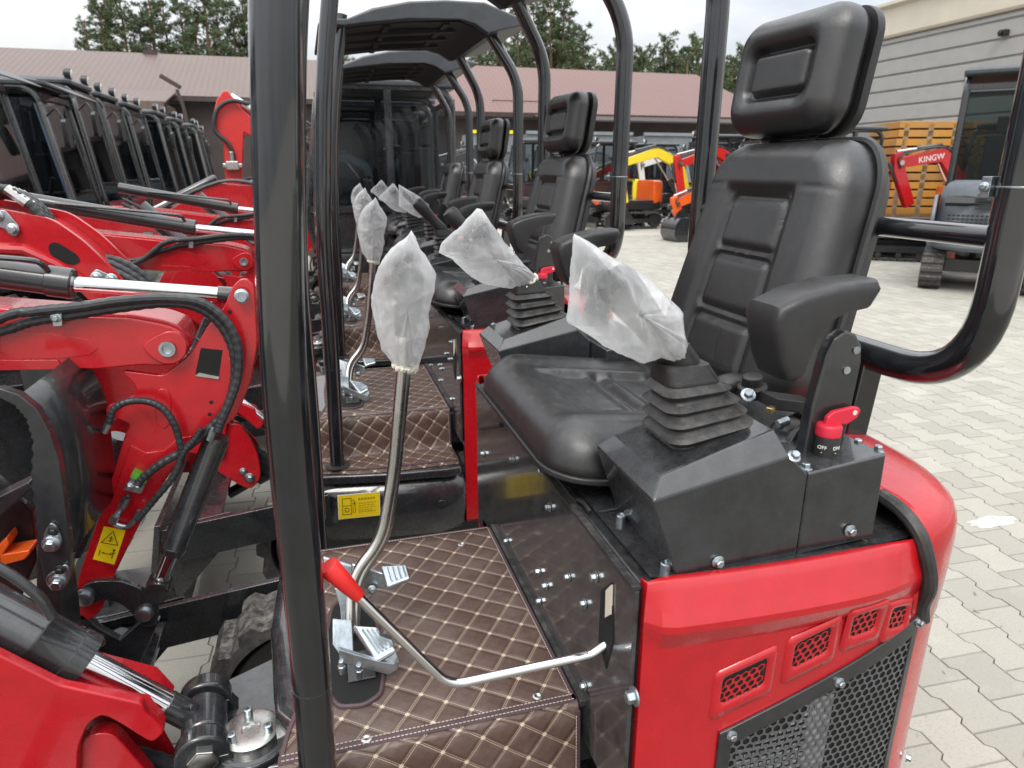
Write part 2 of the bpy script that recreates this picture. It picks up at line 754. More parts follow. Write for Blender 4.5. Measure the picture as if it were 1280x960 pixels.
def pad(mb, c, ux, uy, w, h, r, edge, thick, back, fn=None, taper=0, nu=56, nv=64, warp=None):
    """upholstered pad: top surface from a height field over a rounded rectangle, with a rolled edge and side wall"""
    ux, uy = V(ux).normalized(), V(uy).normalized()
    nn = ux.cross(uy)
    c = V(c)

    def P(x, y, hh):
        k = 1 - taper * (y / h + .5)
        q = c + ux * (x * k) + uy * y + nn * hh
        return q + warp(x, y) if warp else q
    rows = []
    per = []
    for i in range(nu + 1):
        row = []
        for j in range(nv + 1):
            a, b = 2 * i / nu - 1, 2 * j / nv - 1
            m = max(abs(a), abs(b))
            if m < 1e-6:
                x = y = 0
            else:
                sx, sy = a / m * w / 2, b / m * h / 2
                lo, hi = 0, 1.0
                for _ in range(18):
                    md = (lo + hi) / 2
                    if sdrr(sx * md, sy * md, w, h, r) > 0:
                        hi = md
                    else:
                        lo = md
                x, y = sx * lo * m, sy * lo * m
            d = -sdrr(x, y, w, h, r)
            e = min(1, max(0, d / edge))
            hh = thick * math.sqrt(max(0, 1 - (1 - e) ** 2))
            if fn:
                hh += fn(x, y, d) * sst(0, edge, d)
            row.append(mb.bm.verts.new(P(x, y, hh)))
            if m > 1 - 1e-6:
                per.append((math.atan2(b, a), x, y, row[-1]))
        rows.append(row)
    for i in range(nu):
        for j in range(nv):
            mb.face((rows[i][j], rows[i + 1][j], rows[i + 1][j + 1], rows[i][j + 1]))
    per.sort(key=lambda q: q[0])
    prev = [q[3] for q in per]
    for dz, sc in ((-back * .5, 1.0), (-back, .97), (-back * 1.05, .8)):
        cur = [mb.bm.verts.new(P(x * sc, y * sc, dz)) for _, x, y, _ in per]
        for i in range(len(per)):
            j = (i + 1) % len(per)
            mb.face((prev[i], prev[j], cur[j], cur[i]))
        prev = cur
    mb.face(prev)
    return mb


def pouch(mb, outline, nrm, bulge, crumple=.006, rings=20, seed=0, neck=None):
    """a loose plastic bag: an outline blown up on both sides and crumpled"""
    pts = [V(p) for p in outline]
    n = len(pts)
    dense = []
    for i in range(n):
        a, b = pts[i], pts[(i + 1) % n]
        k = max(2, int((b - a).length / .004))
        for j in range(k):
            dense.append(a.lerp(b, j / k))
    c = sum(dense, V()) / len(dense)
    nrm = V(nrm).normalized()

    def fold(p):
        q = p * 17 + V((seed, seed * 2, 0))
        rg = 1 - abs(noise.noise(q)) * 2.2
        rg2 = 1 - abs(noise.noise(q * 2.3 + V((5, 1, 2)))) * 2.2
        return (rg * 1.0 + rg2 * .6 + noise.noise(q * 5) * .35) * crumple
    for sgn in (1, -1):
        R_ = []
        for k in range(rings):
            t = k / rings
            e = t
            hb = bulge * math.sqrt(max(0, 1 - (1 - e) ** 2))
            ring = []
            for p in dense:
                q = p.lerp(c, t)
                q = q + nrm * sgn * hb
                f = fold(q + nrm * sgn * 3)
                if neck is not None:
                    rv = p - neck
                    an = math.atan2(rv.z, rv.x)
                    dn = (q - neck).length
                    w_ = an * 9 + noise.noise(q * 14 + V((seed, 0, sgn))) * 2.2
                    f += (abs((w_ / PI) % 2 - 1) - .5) * .0075 * math.exp(-dn / .11)
                q = q + nrm * sgn * f * sst(0, .2, t) + (p - c).normalized() * fold(q * 1.3 + V((7, 7, 7))) * .5
                ring.append(q)
            R_.append(ring)
        vs = [[mb.bm.verts.new(p) for p in r] for r in R_]
        m = len(dense)
        for a, b in zip(vs, vs[1:]):
            for i in range(m):
                j = (i + 1) % m
                mb.face((a[i], a[j], b[j], b[i]))
        ce = mb.bm.verts.new(c + nrm * sgn * bulge)
        for i in range(m):
            mb.face((vs[-1][i], vs[-1][(i + 1) % m], ce))
    return mb


def hexnet(mb, S, u0, u1, v0, v1, cell, wire, inside=None):
    """flat hexagonal net on the surface S(u, v) -> point"""
    dx, dy = cell, cell * .866
    nv = int((v1 - v0) / dy) + 1
    nu = int((u1 - u0) / dx) + 1
    R0, R1 = cell / math.sqrt(3), (cell - wire) / math.sqrt(3)
    for j in range(nv + 1):
        for i in range(nu + 1):
            cx = u0 + i * dx + (dx / 2 if j % 2 else 0)
            cy = v0 + j * dy
            if cx > u1 or cy > v1 or (inside and not inside(cx, cy)):
                continue
            A = [(cx + R0 * cos(PI / 6 + PI / 3 * k), cy + R0 * sin(PI / 6 + PI / 3 * k)) for k in range(6)]
            B = [(cx + R1 * cos(PI / 6 + PI / 3 * k), cy + R1 * sin(PI / 6 + PI / 3 * k)) for k in range(6)]
            a = [mb.bm.verts.new(S(*p)) for p in A]
            b = [mb.bm.verts.new(S(*p)) for p in B]
            for k in range(6):
                l = (k + 1) % 6
                mb.face((a[k], a[l], b[l], b[k]))
    return mb

# ================================================================ MACHINE 0 : open-canopy mini excavator, faces -X, centre line y = 1.26
YC = 1.26


def mir(p):
    p = V(p)
    return V((p.x, 2 * YC - p.y, p.z))


def xz(pix, y):
    return [at(a, b, y=y) for a, b in pix]


ex = thing('mini_excavator', 'nearest red and black open mini excavator with bare headrest seat and red front lever knob', 'mini excavator',
           (.5, YC, 0), 'red open-canopy mini excavators in the near row')

# -- platform: floor plate with rounded nose, side step and skirt
mb = MB()
pl = [(-.06, .925), (.90, .925), (.90, 1.70), (.39, 1.70), (.39, 1.575), (-.06, 1.575), (-.11, 1.57), (-.15, 1.55), (-.16, 1.30), (-.14, 1.05)]
mb.prism([(x, y, .53) for x, y in pl], (0, 0, .16))
platform = out('platform', mb, BLK, ex, bevel=.028, seg=4)
mb = MB()
st = [(-.20, .80), (-.12, .755), (.10, .722), (.33, .70), (.385, .712), (.39, .90), (-.13, .90)]
mb.prism([(x, y, .50) for x, y in st], (0, 0, .035))
out('side_step', mb, BLK, ex, bevel=.010, seg=3)
# moulded skirt under the step (bulging glossy cover)
mb = MB()
sk = []
for z, off in ((.492, .03), (.47, .0), (.44, -.012), (.36, -.012), (.27, .01), (.25, .03)):
    sk.append([(x, y + off, z) for x, y in [(-.22, .86), (-.19, .79), (-.12, .755), (.10, .722), (.30, .705), (.40, .74), (.43, .80), (.43, 1.0), (-.20, 1.0)]])
mb.loft(sk)
skirt = out('side_skirt', mb, BLK, ex, bevel=.008)
mb = MB()
mb.cyl((.30, .700, .40), (.30, .69, .40), .016)
out('plug', mb, BPLAS, skirt, bevel=.003)

# -- label on the skirt (fuel pump pictogram) seen on the second machine at (421..477, 612..650)
la, lb, lc, ld = [at(px, py, y=.704, m=1) for px, py in ((421, 619), (474, 614), (476, 643), (424, 649))]
lo = (la + lb + lc + ld) / 4
F = frame4(lo + V((0, -.004, 0)), lb - la, V((0, 0, 1)))
lw, lh = (lb - la).length, (la - ld).length


def sheet(mb, F, x0, y0, x1, y1, h=.0):
    mb.poly([F @ V((x0, y0, h)), F @ V((x1, y0, h)), F @ V((x1, y1, h)), F @ V((x0, y1, h))])


mb = MB()
mb.prism([F @ V(p) for p in ((-lw / 2, -lh / 2, -.002), (lw / 2, -lh / 2, -.002), (lw / 2, lh / 2, -.002), (-lw / 2, lh / 2, -.002))], F.to_3x3() @ V((0, 0, .0022)))
fl = out('fuel_label', mb, LABW, ex)
mb = MB()
sheet(mb, F, -lw / 2 + .002, -lh / 2 + .002, lw / 2 - .002, lh / 2 - .002, .0008)
out('label_field', mb, LABY, fl)
mb = MB()
u = lw


def bar(x0, y0, x1, y1):
    sheet(mb, F, x0 * u, y0 * u, x1 * u, y1 * u, .0014)


for q in ((-.40, .21, -.18, .225), (-.40, -.21, -.18, -.195), (-.40, -.21, -.387, .22), (-.193, -.21, -.18, .22), (-.40, .02, -.18, .034),
          (-.15, -.15, -.138, .10), (-.10, -.17, -.088, .08), (-.15, -.17, -.09, -.157), (-.17, .16, -.12, .172), (-.125, .06, -.112, .17), (-.112, .03, -.09, .10)):
    bar(*q)
text_mesh(mb, 'D', .17 * u, F @ Matrix.Translation((-.29 * u, -.09 * u, .0014)), .0001)
out('pictogram', mb, INK, fl, smooth=False)
mb = MB()
for i, (y, x1) in enumerate(((.15, .38), (.05, .40), (-.01, .36), (-.07, .40), (-.13, .30), (-.18, .38))):
    x = -.02
    while x < x1:
        w = rnd.uniform(.03, .07)
        bar(x, y, min(x + w, x1), y + (.05 if i == 0 else .022))
        x += w + .018
out('small_print', mb, INK2, fl, smooth=False)

# -- quilted floor mat: top, rounded nose, riser, low tread
prof = [(1.555, .700), (.915, .700)] + [(.905 + .010 * cos(a), .690 + .010 * sin(a)) for a in (1.2, .8, .4, 0)]
prof = [(1.557, .694), (1.553, .7)] + [(1.553 - .63 * i / 12, .700) for i in range(1, 13)] + [(.912, .698), (.905, .690)] + [(.902, .66), (.899, .62), (.896, .58), (.892, .552), (.885, .545), (.86, .543)]
tread_y = lambda x: .735 + (.72 - .80) * (x + .16) / .55 * -.0 + (.79 - .725) * (1 - sst(-.2, .1, x))
NX = 34
rows = []
arc = 0
acc = [0]
for a, b in zip(prof, prof[1:]):
    arc += math.hypot(a[0] - b[0], a[1] - b[1])
    acc.append(arc)
mb = MB()
uvd = {}
grid = []
for i in range(NX + 1):
    col = []
    for (y, z), s in zip(prof, acc):
        xl = -.075 - .05 * (1 - sst(.9, 1.1, y)) - .02 * sin((y - .9) * 5)
        x = xl + (.380 - xl) * i / NX
        wob = .0018 * noise.noise(V((x * 9, y * 9, 3)))
        p = V((x, y + (wob if z < .695 and z > .55 else 0), z + (wob if z > .695 else 0)))
        col.append((p, s))
    x = col[-1][0].x
    xl2 = -.125
    ty = tread_y(x)
    for k in range(1, 6):
        y = .86 + (ty - .86) * k / 5
        col.append((V((x - .03 * k / 5 * (1 - i / NX), y, .543 - (.006 if k == 5 else 0))), acc[-1] + (.86 - y)))
    grid.append(col)
vv = [[mb.bm.verts.new(p) for p, _ in c] for c in grid]
for i in range(NX):
    for j in range(len(vv[0]) - 1):
        mb.face((vv[i][j], vv[i + 1][j], vv[i + 1][j + 1], vv[i][j + 1]))


def mat_uv(co):
    if co.z > .692:
        return (co.x, 1.56 - co.y)
    if co.y > .884:
        return (co.x, .66 + (.70 - co.z))
    return (co.x, .66 + .157 + (.885 - co.y))


mat_o = out('floor_mat', mb, QUILT, ex, uvfn=mat_uv, ang=60)
# purple-brown binding along the edges and the nose band
mb = MB()


def band(mb, path, w, h=.003, nrm=V((0, 0, 1))):
    path = [V(p) for p in path]
    rings = []
    for i, p in enumerate(path):
        t = (path[min(i + 1, len(path) - 1)] - path[max(i - 1, 0)]).normalized()
        s = t.cross(nrm).normalized() * w / 2
        rings.append([p - s, p - s * .8 + nrm * h, p + s * .8 + nrm * h, p + s])
    mb.loft(rings)


edge = [c[1][0] for c in grid]
left = [p for p, _ in grid[0]]
right_ = [p for p, _ in grid[-1]]
band(mb, [V((.376, y, .7)) for y in (1.555, 1.3, 1.1, .915)], .008)
band(mb, [V((x, 1.551, .7)) for x in (-.07, .1, .38)], .008)
band(mb, [V((c[13][0].x, .922, .7)) for c in grid[::6]] + [V((.38, .922, .7))], .017)
band(mb, [p + V((.004, 0, 0)) for p in left[1:14]], .008)
band(mb, [V((.377, .902 - (.69 - z) * .07, z)) for z in (.69, .62, .555)], .008, nrm=V((0, -1, 0)))
band(mb, [V((.377, y, .544)) for y in (.88, .80, .745)], .008)
band(mb, [c[-2][0] + V((0, 0, .001)) for c in grid[::4]], .010)
out('mat_binding', mb, TRIM, mat_o)
mb = MB()


def stitches(path, off=V((0, 0, .0042)), dash=.0045, gap=.0025, r=.00055):
    path = [V(p) for p in path]
    for a, b in zip(path, path[1:]):
        L = (b - a).length
        s = 0
        while s < L:
            p, q = a.lerp(b, s / L), a.lerp(b, min(1, (s + dash) / L))
            mb.beam(p + off, q + off, r * 2, r * 2)
            s += dash + gap


for yy in (.9165, .9275):
    stitches([(-.12, yy, .7), (.376, yy, .7)])
stitches([(.3715, 1.545, .7), (.3715, .93, .7)])
stitches([(-.06, 1.546, .7), (.37, 1.546, .7)])
out('mat_stitching', mb, THREAD, mat_o, smooth=False)
mb = MB()
stitches([(.372, .9005, .685), (.372, .893, .56)], off=V((0, -.0045, 0)))
out('riser_stitching', mb, THREAD, mat_o, smooth=False)
# snap buttons sunk in the mat
for px, py in ((458, 924), (672, 871), (577, 681)):
    p = at(px, py, z=.702)
    mb = MB()
    mb.lathe(p, (0, 0, 1), [(-.001, .0095), (.0018, .009), (.0028, .006), (.0018, .0035), (.001, .002)], 18)
    out('snap_button', mb, STEEL, mat_o)

# -- pedal well with pedals and the two travel levers
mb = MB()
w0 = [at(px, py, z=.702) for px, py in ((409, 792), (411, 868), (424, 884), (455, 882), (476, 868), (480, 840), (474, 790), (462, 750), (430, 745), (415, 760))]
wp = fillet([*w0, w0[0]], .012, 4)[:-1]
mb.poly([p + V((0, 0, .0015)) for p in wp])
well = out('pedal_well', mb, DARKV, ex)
mb = MB()
mb.tube(wp, .0045, 8, closed=True)
out('well_trim', mb, TRIM, well)
mb = MB()
ctr = sum(wp, V()) / len(wp)
mb.prism([ctr + V((sx * .026 + .004, -.045 + sy * .04, .0020)) for sx, sy in ((-1, -1), (1, -1), (1, 1), (-1, 1))], (0, 0, .004))
out('well_floor_plate', mb, SATIN, well, bevel=.002)

mb = MB()   # rear bracket upright and cross plate, then the front one: bent zinc-plated sheet
P = lambda px, py, y: at(px, py, y=y)
a0 = P(430, 775, 1.17)
mb.prism([P(418, 735, 1.2), P(443, 742, 1.2), P(446, 790, 1.17), P(428, 800, 1.17), P(425, 760, 1.19)], (.0, .006, .0))
mb.prism([P(404, 697, 1.29), P(440, 708, 1.28), P(438, 742, 1.26), P(420, 740, 1.26), P(404, 722, 1.28)], (.0, .006, .002))
mb.prism([P(440, 705, 1.28), P(482, 718, 1.25), P(482, 735, 1.25), P(460, 737, 1.26), P(440, 725, 1.27)], (.0, .008, .0))
out('rear_pedal_bracket', mb, ZINC, ex, bevel=.003, seg=3)


def pedal(pix, y, th, name, m=ZINC):
    mb = MB()
    q = [at(a, b, y=yy) for (a, b), yy in zip(pix, y)]
    n = (q[1] - q[0]).cross(q[2] - q[0]).normalized()
    if n.z < 0:
        n = -n
    mb.prism(q, -n * th)
    o = out(name, mb, m, ex, bevel=.0045, seg=3)
    mb = MB()
    for t in (.25, .45, .65, .85):
        a = q[0].lerp(q[1], t).lerp(q[3].lerp(q[2], t), .15)
        b = q[0].lerp(q[1], t).lerp(q[3].lerp(q[2], t), .85)
        mb.tube([a + n * .001, b + n * .001], .0022, 6)
    out('tread_rib', mb, m, o)
    return o


pedal([(476, 706), (508, 705), (513, 722), (484, 733)], (1.20, 1.20, 1.16, 1.16), .012, 'foot_pedal')
pedal([(441, 780), (471, 783), (496, 812), (472, 826), (438, 808)][:4], (1.12, 1.12, 1.06, 1.06), .012, 'foot_pedal')
mb = MB()
mb.prism([P(416, 780, 1.10), P(440, 782, 1.10), P(442, 815, 1.07), P(424, 818, 1.07), P(416, 806, 1.07)], (0, .012, .004))
mb.prism([P(424, 812, 1.065), P(470, 826, 1.06), P(492, 830, 1.06), P(497, 822, 1.06), P(498, 836, 1.06), P(486, 844, 1.06), P(424, 828, 1.06)], (0, .010, .0))
mb.prism([P(474, 795, 1.08), P(490, 800, 1.08), P(499, 828, 1.06), P(486, 842, 1.06), P(476, 826, 1.07)], (0, .014, 0))
for px, py in ((427, 833), (449, 838)):
    c = P(px, py, 1.06)
    mb.cyl(c + V((0, 0, -.016)), c + V((0, 0, .012)), .0055, n=10)
    mb.lathe(c + V((0, 0, -.004)), (0, 0, 1), [(0, .008), (.006, .008)], 6)
for px, py in ((465, 737), (421, 730)):
    mb.bolt(P(px, py, 1.25), (0, -1, .2), .008)
out('front_pedal_bracket', mb, ZINC, ex, bevel=.0015)

for k, dy in enumerate((0, .024)):
    pth = [P(437 + k * 6, 790, 1.17 + dy), P(438 + k * 8, 722, 1.22 + dy), P(476 + k * 6, 676, 1.24 + dy), P(491 + k * 4, 590, 1.25 + dy), P(503 + k * 5, 455, 1.25 + dy), P(508 + k * 4, 360, 1.25 + dy)]
    mb = MB()
    mb.tube(fillet(pth, .05, 6), .0105, 14)
    lv = out('travel_lever', mb, STEEL, ex)
    mb = MB()
    d = (pth[-1] - pth[-2]).normalized()
    mb.lathe(pth[-1] - d * .09, d + V((.05, 0, .1)), [(0, .016), (.03, .021), (.07, .023), (.11, .022), (.125, .012)], 16)
    out('grip', mb, BPLAS, lv)

# -- seat base with mirror-black front panel
mb = MB()
mb.prism([(x, y, .60) for x, y in ((.400, .745), (.78, .745), (.90, .80), (.97, .92), (.97, 1.60), (.90, 1.72), (.78, 1.775), (.45, 1.775), (.400, 1.732))], (0, 0, .442))
sb = out('seat_base', mb, SATIN, ex, bevel=.006)
mb = MB()
mb.prism([(.390, .742, .62), (.390, 1.735, .62), (.390, 1.735, 1.036), (.390, .742, 1.036)], (.008, 0, 0))
fp = out('front_panel', mb, PANEL, ex, bevel=.002)
mb = MB()
mb.beam((.392, .742, 1.0405), (.392, 1.735, 1.0405), .012, .006)
mb.beam((.386, .90, .704), (.386, 1.55, .704), .010, .010)
out('panel_edge_seal', mb, RUB, fp)
for px, py, r in ((634, 676, .009), (674, 714, .009), (683, 732, .010), (675, 751, .009), (711, 721, .009), (745, 721, .010), (731, 754, .009), (731, 857, .009), (794, 870, .014),
                  (605, 567, .010), (642, 574, .010), (678, 589, .009), (687, 634, .009)):
    mb = MB()
    mb.bolt(at(px, py, x=.389), (-1, 0, 0), r * .82)
    out('bolt', mb, ZINC, fp)
mb = MB()
q = [at(px, py, x=.388) for px, py in ((751, 738), (764, 728), (766, 800), (757, 836), (748, 800))]
mb.prism(q, (.004, 0, 0))
out('lever_slot', mb, DARKV, fp)
mb = MB()
q = [at(px, py, x=.386) for px, py in ((757, 738), (764, 731), (763, 768), (756, 772))]
mb.prism(q, (.003, 0, 0))
out('slot_roller', mb, CREAM, fp)
# top plate strip with two large bolts
for px, py in ((776, 655), (832, 716)):
    mb = MB()
    p = at(px, py, z=1.044)
    mb.lathe(p, (0, 0, 1), [(0, .012), (.004, .012), (.004, .0085), (.016, .0085), (.017, .007), (.012, .005)], 12)
    out('cap_screw', mb, ZINC, sb)
mb = MB()
a, b = at(722, 625, z=1.05), at(738, 640, z=1.05)
mb.tube([a, a.lerp(b, .5) + V((0, 0, .006)), b], .004, 8)
mb.tube([at(748, 641, z=1.05), at(776, 636, z=1.05)], .003, 8)
mb.tube([at(600, 535, x=.385), at(626, 531, x=.385)], .006, 8)
out('seat_latch', mb, BPLAS, sb)

# -- blade lever with red knob
pth = [at(775, 800, y=.83), at(757, 806, y=.83), at(741, 818, y=.83), at(640, 846, y=.83), at(562, 857, y=.83), at(533, 830, y=.83), at(500, 790, y=.83), at(447, 745, y=.83)]
mb = MB()
mb.tube(fillet([pth[0], pth[1], pth[2], pth[4], pth[5], pth[7]], [.03, .02, .05, .045, .06, .06], 8), .0072, 14)
bl = out('blade_lever', mb, CHROME, ex)
mb = MB()
a, b = at(449, 746, y=.83), at(409, 707, y=.83)
d = b - a
mb.lathe(a, d, [(0, .0085), (.002, .0095), (d.length * .5, .0125), (d.length * .96, .0150), (d.length, .0135), (d.length + .0005, .001)], 24)
out('lever_knob', mb, REDP, bl)

# -- consoles (folded black sheet with chamfered top) ; left one is near the camera


def console(mm, side):
    f = (lambda p: mir(p)) if mm else V
    mb = MB()
    Y0, Y1 = .745, .948
    zt = lambda x: 1.178 + (x - .46) * .30          # sloping top plane
    xa, xb, xc = .455, .655, .80
    lowfront = .455
    A = [f(p) for p in ((lowfront, Y0, 1.047), (.409, Y0, 1.172), (.620, Y0, 1.213), (.655, Y0, 1.182), (.655, Y0, 1.047))]
    B = [f(p) for p in ((lowfront, Y1, 1.047), (.411, Y1, 1.172), (.620, Y1, 1.213), (.655, Y1, 1.182), (.655, Y1, 1.047))]
    tf = [f(p) for p in ((.431, Y0 + .024, 1.197), (.607, Y0 + .024, 1.247), (.607, Y1 - .022, 1.247), (.431, Y1 - .022, 1.197))]
    v = {}

    def vt(p):
        return mb.bm.verts.new(p)
    a = [vt(p) for p in A]
    b = [vt(p) for p in B]
    t = [vt(p) for p in tf]
    mb.face((a[0], a[1], a[2], a[3], a[4]))                # outer side
    mb.face((a[1], t[0], t[1], a[2]))                      # chamfer
    mb.face((t[0], t[3], t[2], t[1]))                      # top
    mb.face((a[1], b[1], t[3], t[0]))                      # bright front facet
    mb.face((a[0], b[0], b[1], a[1]))                      # raked front
    mb.face((b[1], b[2], t[2], t[3]))
    mb.face((b[0], b[4], b[3], b[2], b[1]))
    mb.face((a[2], t[1], t[2], b[2]))
    mb.face((a[2], b[2], b[3], a[3]))
    mb.face((a[0], a[4], b[4], b[0]))
    mb.face((a[3], b[3], b[4], a[4]))
    o = out('control_console', mb, BLK, ex, bevel=.003, seg=3, ang=12)
    mb = MB()
    q = [f(p) for p in ((.657, Y0 + .001, 1.047), (.795, Y0 + .001, 1.055), (.792, Y0 + .001, 1.196), (.657, Y0 + .001, 1.182))]
    mb.prism(q, f((0, .30, 0)) - f((0, 0, 0)))
    out('console_box', mb, BLK, o, bevel=.004, seg=3)
    return o


cl = console(False, 'left')
cr_ = console(True, 'right')
for px, py, nrm, kw in ((897, 702, (0, -1, 0), dict(y=.744)), (1062, 663, (0, -1, 0), dict(y=.744)), (992, 571, (0, -.6, .8), dict(y=.748)),
                        (1072, 556, (0, 0, 1), dict(z=1.190)), (1097, 564, (0, 0, 1), dict(z=1.192)), (1007, 586, (0, 0, 1), dict(z=1.182)), (1022, 531, (0, 0, 1), dict(z=1.190))):
    mb = MB()
    mb.bolt(at(px, py, **kw), nrm, .0078)
    out('bolt', mb, ZINC, cl)
# key switch
kp = at(1031, 568, z=1.186)
mb = MB()
mb.lathe(kp, (0, 0, 1), [(0, .0185), (.030, .0185), (.032, .018)], 28)
ks = out('battery_switch', mb, BPLAS, cl)
mb = MB()
mb.lathe(kp + V((0, 0, .031)), (0, 0, 1), [(0, .0188), (.016, .0188), (.020, .017), (.021, .001)], 28)
mb.prism([kp + V((x, -.004, z)) for x, z in ((-.010, .045), (.008, .048), (.030, .046), (.047, .056), (.052, .066), (.048, .072), (.036, .074), (.002, .070), (-.008, .062))], (0, .009, 0))
key = out('isolator_key', mb, KEYRED, ks, bevel=.003, seg=3)
mb = MB()
mb.cyl(kp + V((.040, -.0046, .065)), kp + V((.040, .0056, .065)), .004, n=12)
out('key_hole', mb, CREAM, key)
mb = MB()
for txt, ang in (('OFF', 212), ('ON', 275)):
    a = math.radians(ang)
    n = V((cos(a), sin(a), 0))
    M = frame4(kp + n * .0190 + V((0, 0, .017)), V((-n.y, n.x, 0)), V((0, 0, 1)))
    text_mesh(mb, txt, .0078, M, .0003)
    mb.box(kp + n * .0190 + V((0, 0, .009)), (.001, .001, .001))
out('switch_lettering', mb, LABW, ks, smooth=False)


# -- joysticks: bellows boot and leaning grip
def joystick(base, top, gtop, name):
    base, top, gtop = V(base), V(top), V(gtop)
    mb = MB()
    rings = []
    N = 44
    folds = 5
    for i in range(N + 1):
        t = i / N
        c = base.lerp(top, t) + V((0, 0, 0))
        hx, hy = .073 * (1 - t) + .039 * t, .064 * (1 - t) + .036 * t
        if t < .78:
            ph = (t / .78 * folds) % 1
            k = .010 * (abs(1 - 2 * ph) ** .8 * -1 + .55) * 1.25
        else:
            k = -.003
        r = (min(hx, hy) + k) * .45
        rings.append([c + V((x, y, x * .22 * (1 - t))) for x, y in rrect(2 * (hx + k), 2 * (hy + k), r, 5)])
    mb.loft(rings)
    boot = out('joystick_boot', mb, RUB, ex, ang=50)
    mb = MB()
    d = gtop - top
    L = d.length
    mb.lathe(top - d * .08, d, [(0, .026), (L * .15, .027), (L * .3, .024), (L * .55, .024), (L * .8, .029), (L * .98, .030), (L * 1.06, .024), (L * 1.09, .006)], 20)
    out('grip', mb, BPLAS, boot)
    return boot


joystick((.548, .858, 1.205), (.503, .865, 1.330), (.385, .865, 1.462), 'l')
joystick((.548, 1.662, 1.205), (.503, 1.655, 1.330), (.385, 1.655, 1.462), 'r')

# -- seat: cushion, backrest, headrest, armrests
mb = MB()
tilt = math.radians(7)
ux, uy = V((0, -1, 0)), V((cos(tilt), 0, -sin(tilt)))


def cush(x, y, d):
    ax = abs(x)
    ins = 1 - sst(.128, .146, ax)                    # recessed centre between the side bolsters
    fr = sst(-.205, -.165, y)
    h = .004 - .017 * ins * fr
    h += .010 * sst(.15, .21, ax) * (1 - sst(.23, .28, ax))
    for gy in (-.035, .115):
        g = abs(y - gy)
        h -= .008 * ins * (1 - sst(.0, .013, g))
        h += .005 * ins * (1 - sst(.0, .014, abs(g - .026)))
    h += .008 * ins * (1 - sst(.0, .05, abs(y + .16)))
    return h


pad(mb, (.630, YC + .005, 1.088), ux, uy, .575, .56, .085, .062, .058, .025, cush, nu=90, nv=90)
seat = out('seat_cushion', mb, LEATH, ex, ang=80)
mb = MB()
rim = [V((.630, YC + .005, 1.060)) + ux * x + uy * y for x, y in rrect(.590, .575, .09, 8)]
mb.loft([rim, [p + V((0, 0, .012)) for p in rim]])
out('seat_pan', mb, BPLAS, seat, bevel=.004)

rec = math.radians(14.5)
bx, by = V((0, -1, 0)), V((sin(rec), 0, cos(rec)))
bc = V((.925, YC + .025, 1.395))


def backf(x, y, d):
    ax = abs(x)
    h = .013 * sst(.118, .150, ax) * (1 - sst(.150, .168, y))
    h += .013 * sst(.148, .172, y)
    h -= .004 * sst(.17, .25, ax)
    for y0, y1 in ((-.24, -.125), (-.105, .012), (.030, .140)):
        sd = sdrr(x, y - (y0 + y1) / 2, .218, y1 - y0, .016)
        h -= .008 * (1 - sst(0, .010, abs(sd)))
        h += .003 * sst(.0, -.02, sd)
    return h


mb = MB()
pad(mb, bc, bx, by, .535, .535, .10, .055, .055, .045, backf, taper=.20, nu=100, nv=100)
bk = out('backrest', mb, LEATH, ex, ang=80)
mb = MB()
nb = bx.cross(by)
ring = [bc - nb * .030 + bx * x * (1 - .20 * (y / .535 + .5)) + by * y for x, y in rrect(.545, .545, .10, 8)]
mb.tube(ring, .010, 8, closed=True)
out('piping', mb, BPLAS, bk)
mb = MB()
ring2 = [[bc - nb * .046 + bx * x * k * (1 - .20 * (y / .535 + .5)) + by * y * k + nb * dz for x, y in rrect(.53, .53, .10, 8)] for k, dz in ((1, 0), (.97, -.022), (.8, -.03))]
mb.loft(ring2)
out('back_shell', mb, BPLAS, bk)

hrec = math.radians(8)
hx, hy = V((0.06, -1, 0)), V((sin(hrec), 0, cos(hrec)))
hc = V((1.000, YC + .088, 1.790))


def headf(x, y, d):
    sd = sdrr(x, y, .178, .092, .020)
    h = -.017 * (1 - sst(0, .013, abs(sd))) - .005 * (1 - sst(.0, .03, max(0, sd)))
    h += .007 * (1 - sst(.0, .05, abs(sd - .04)))
    h += .002 * sst(0, -.02, sd)
    return h


mb = MB()
pad(mb, hc, hx, hy, .318, .243, .06, .048, .043, .030, headf, nu=110, nv=90)
hd = out('headrest', mb, LEATH, ex, ang=80)
mb = MB()
hn = hx.cross(hy).normalized()
hxn = hx.normalized()
r3 = [[hc - hn * .042 + hxn * x * k + hy * y * k - hn * dz for x, y in rrect(.322, .247, .06, 8)] for k, dz in ((1.0, 0), (1.01, .006), (1.01, .016), (.95, .026), (.7, .03))]
mb.loft(r3)
out('headrest_shell', mb, BPLAS, hd)
mb = MB()
for s in (-.07, .07):
    p = hc + hxn * s - hn * .03
    mb.beam(p - hy * .10, p - hy * .20 - V((.01, 0, 0)), .03, .006, up=hn)
out('headrest_bracket', mb, SATIN, hd)


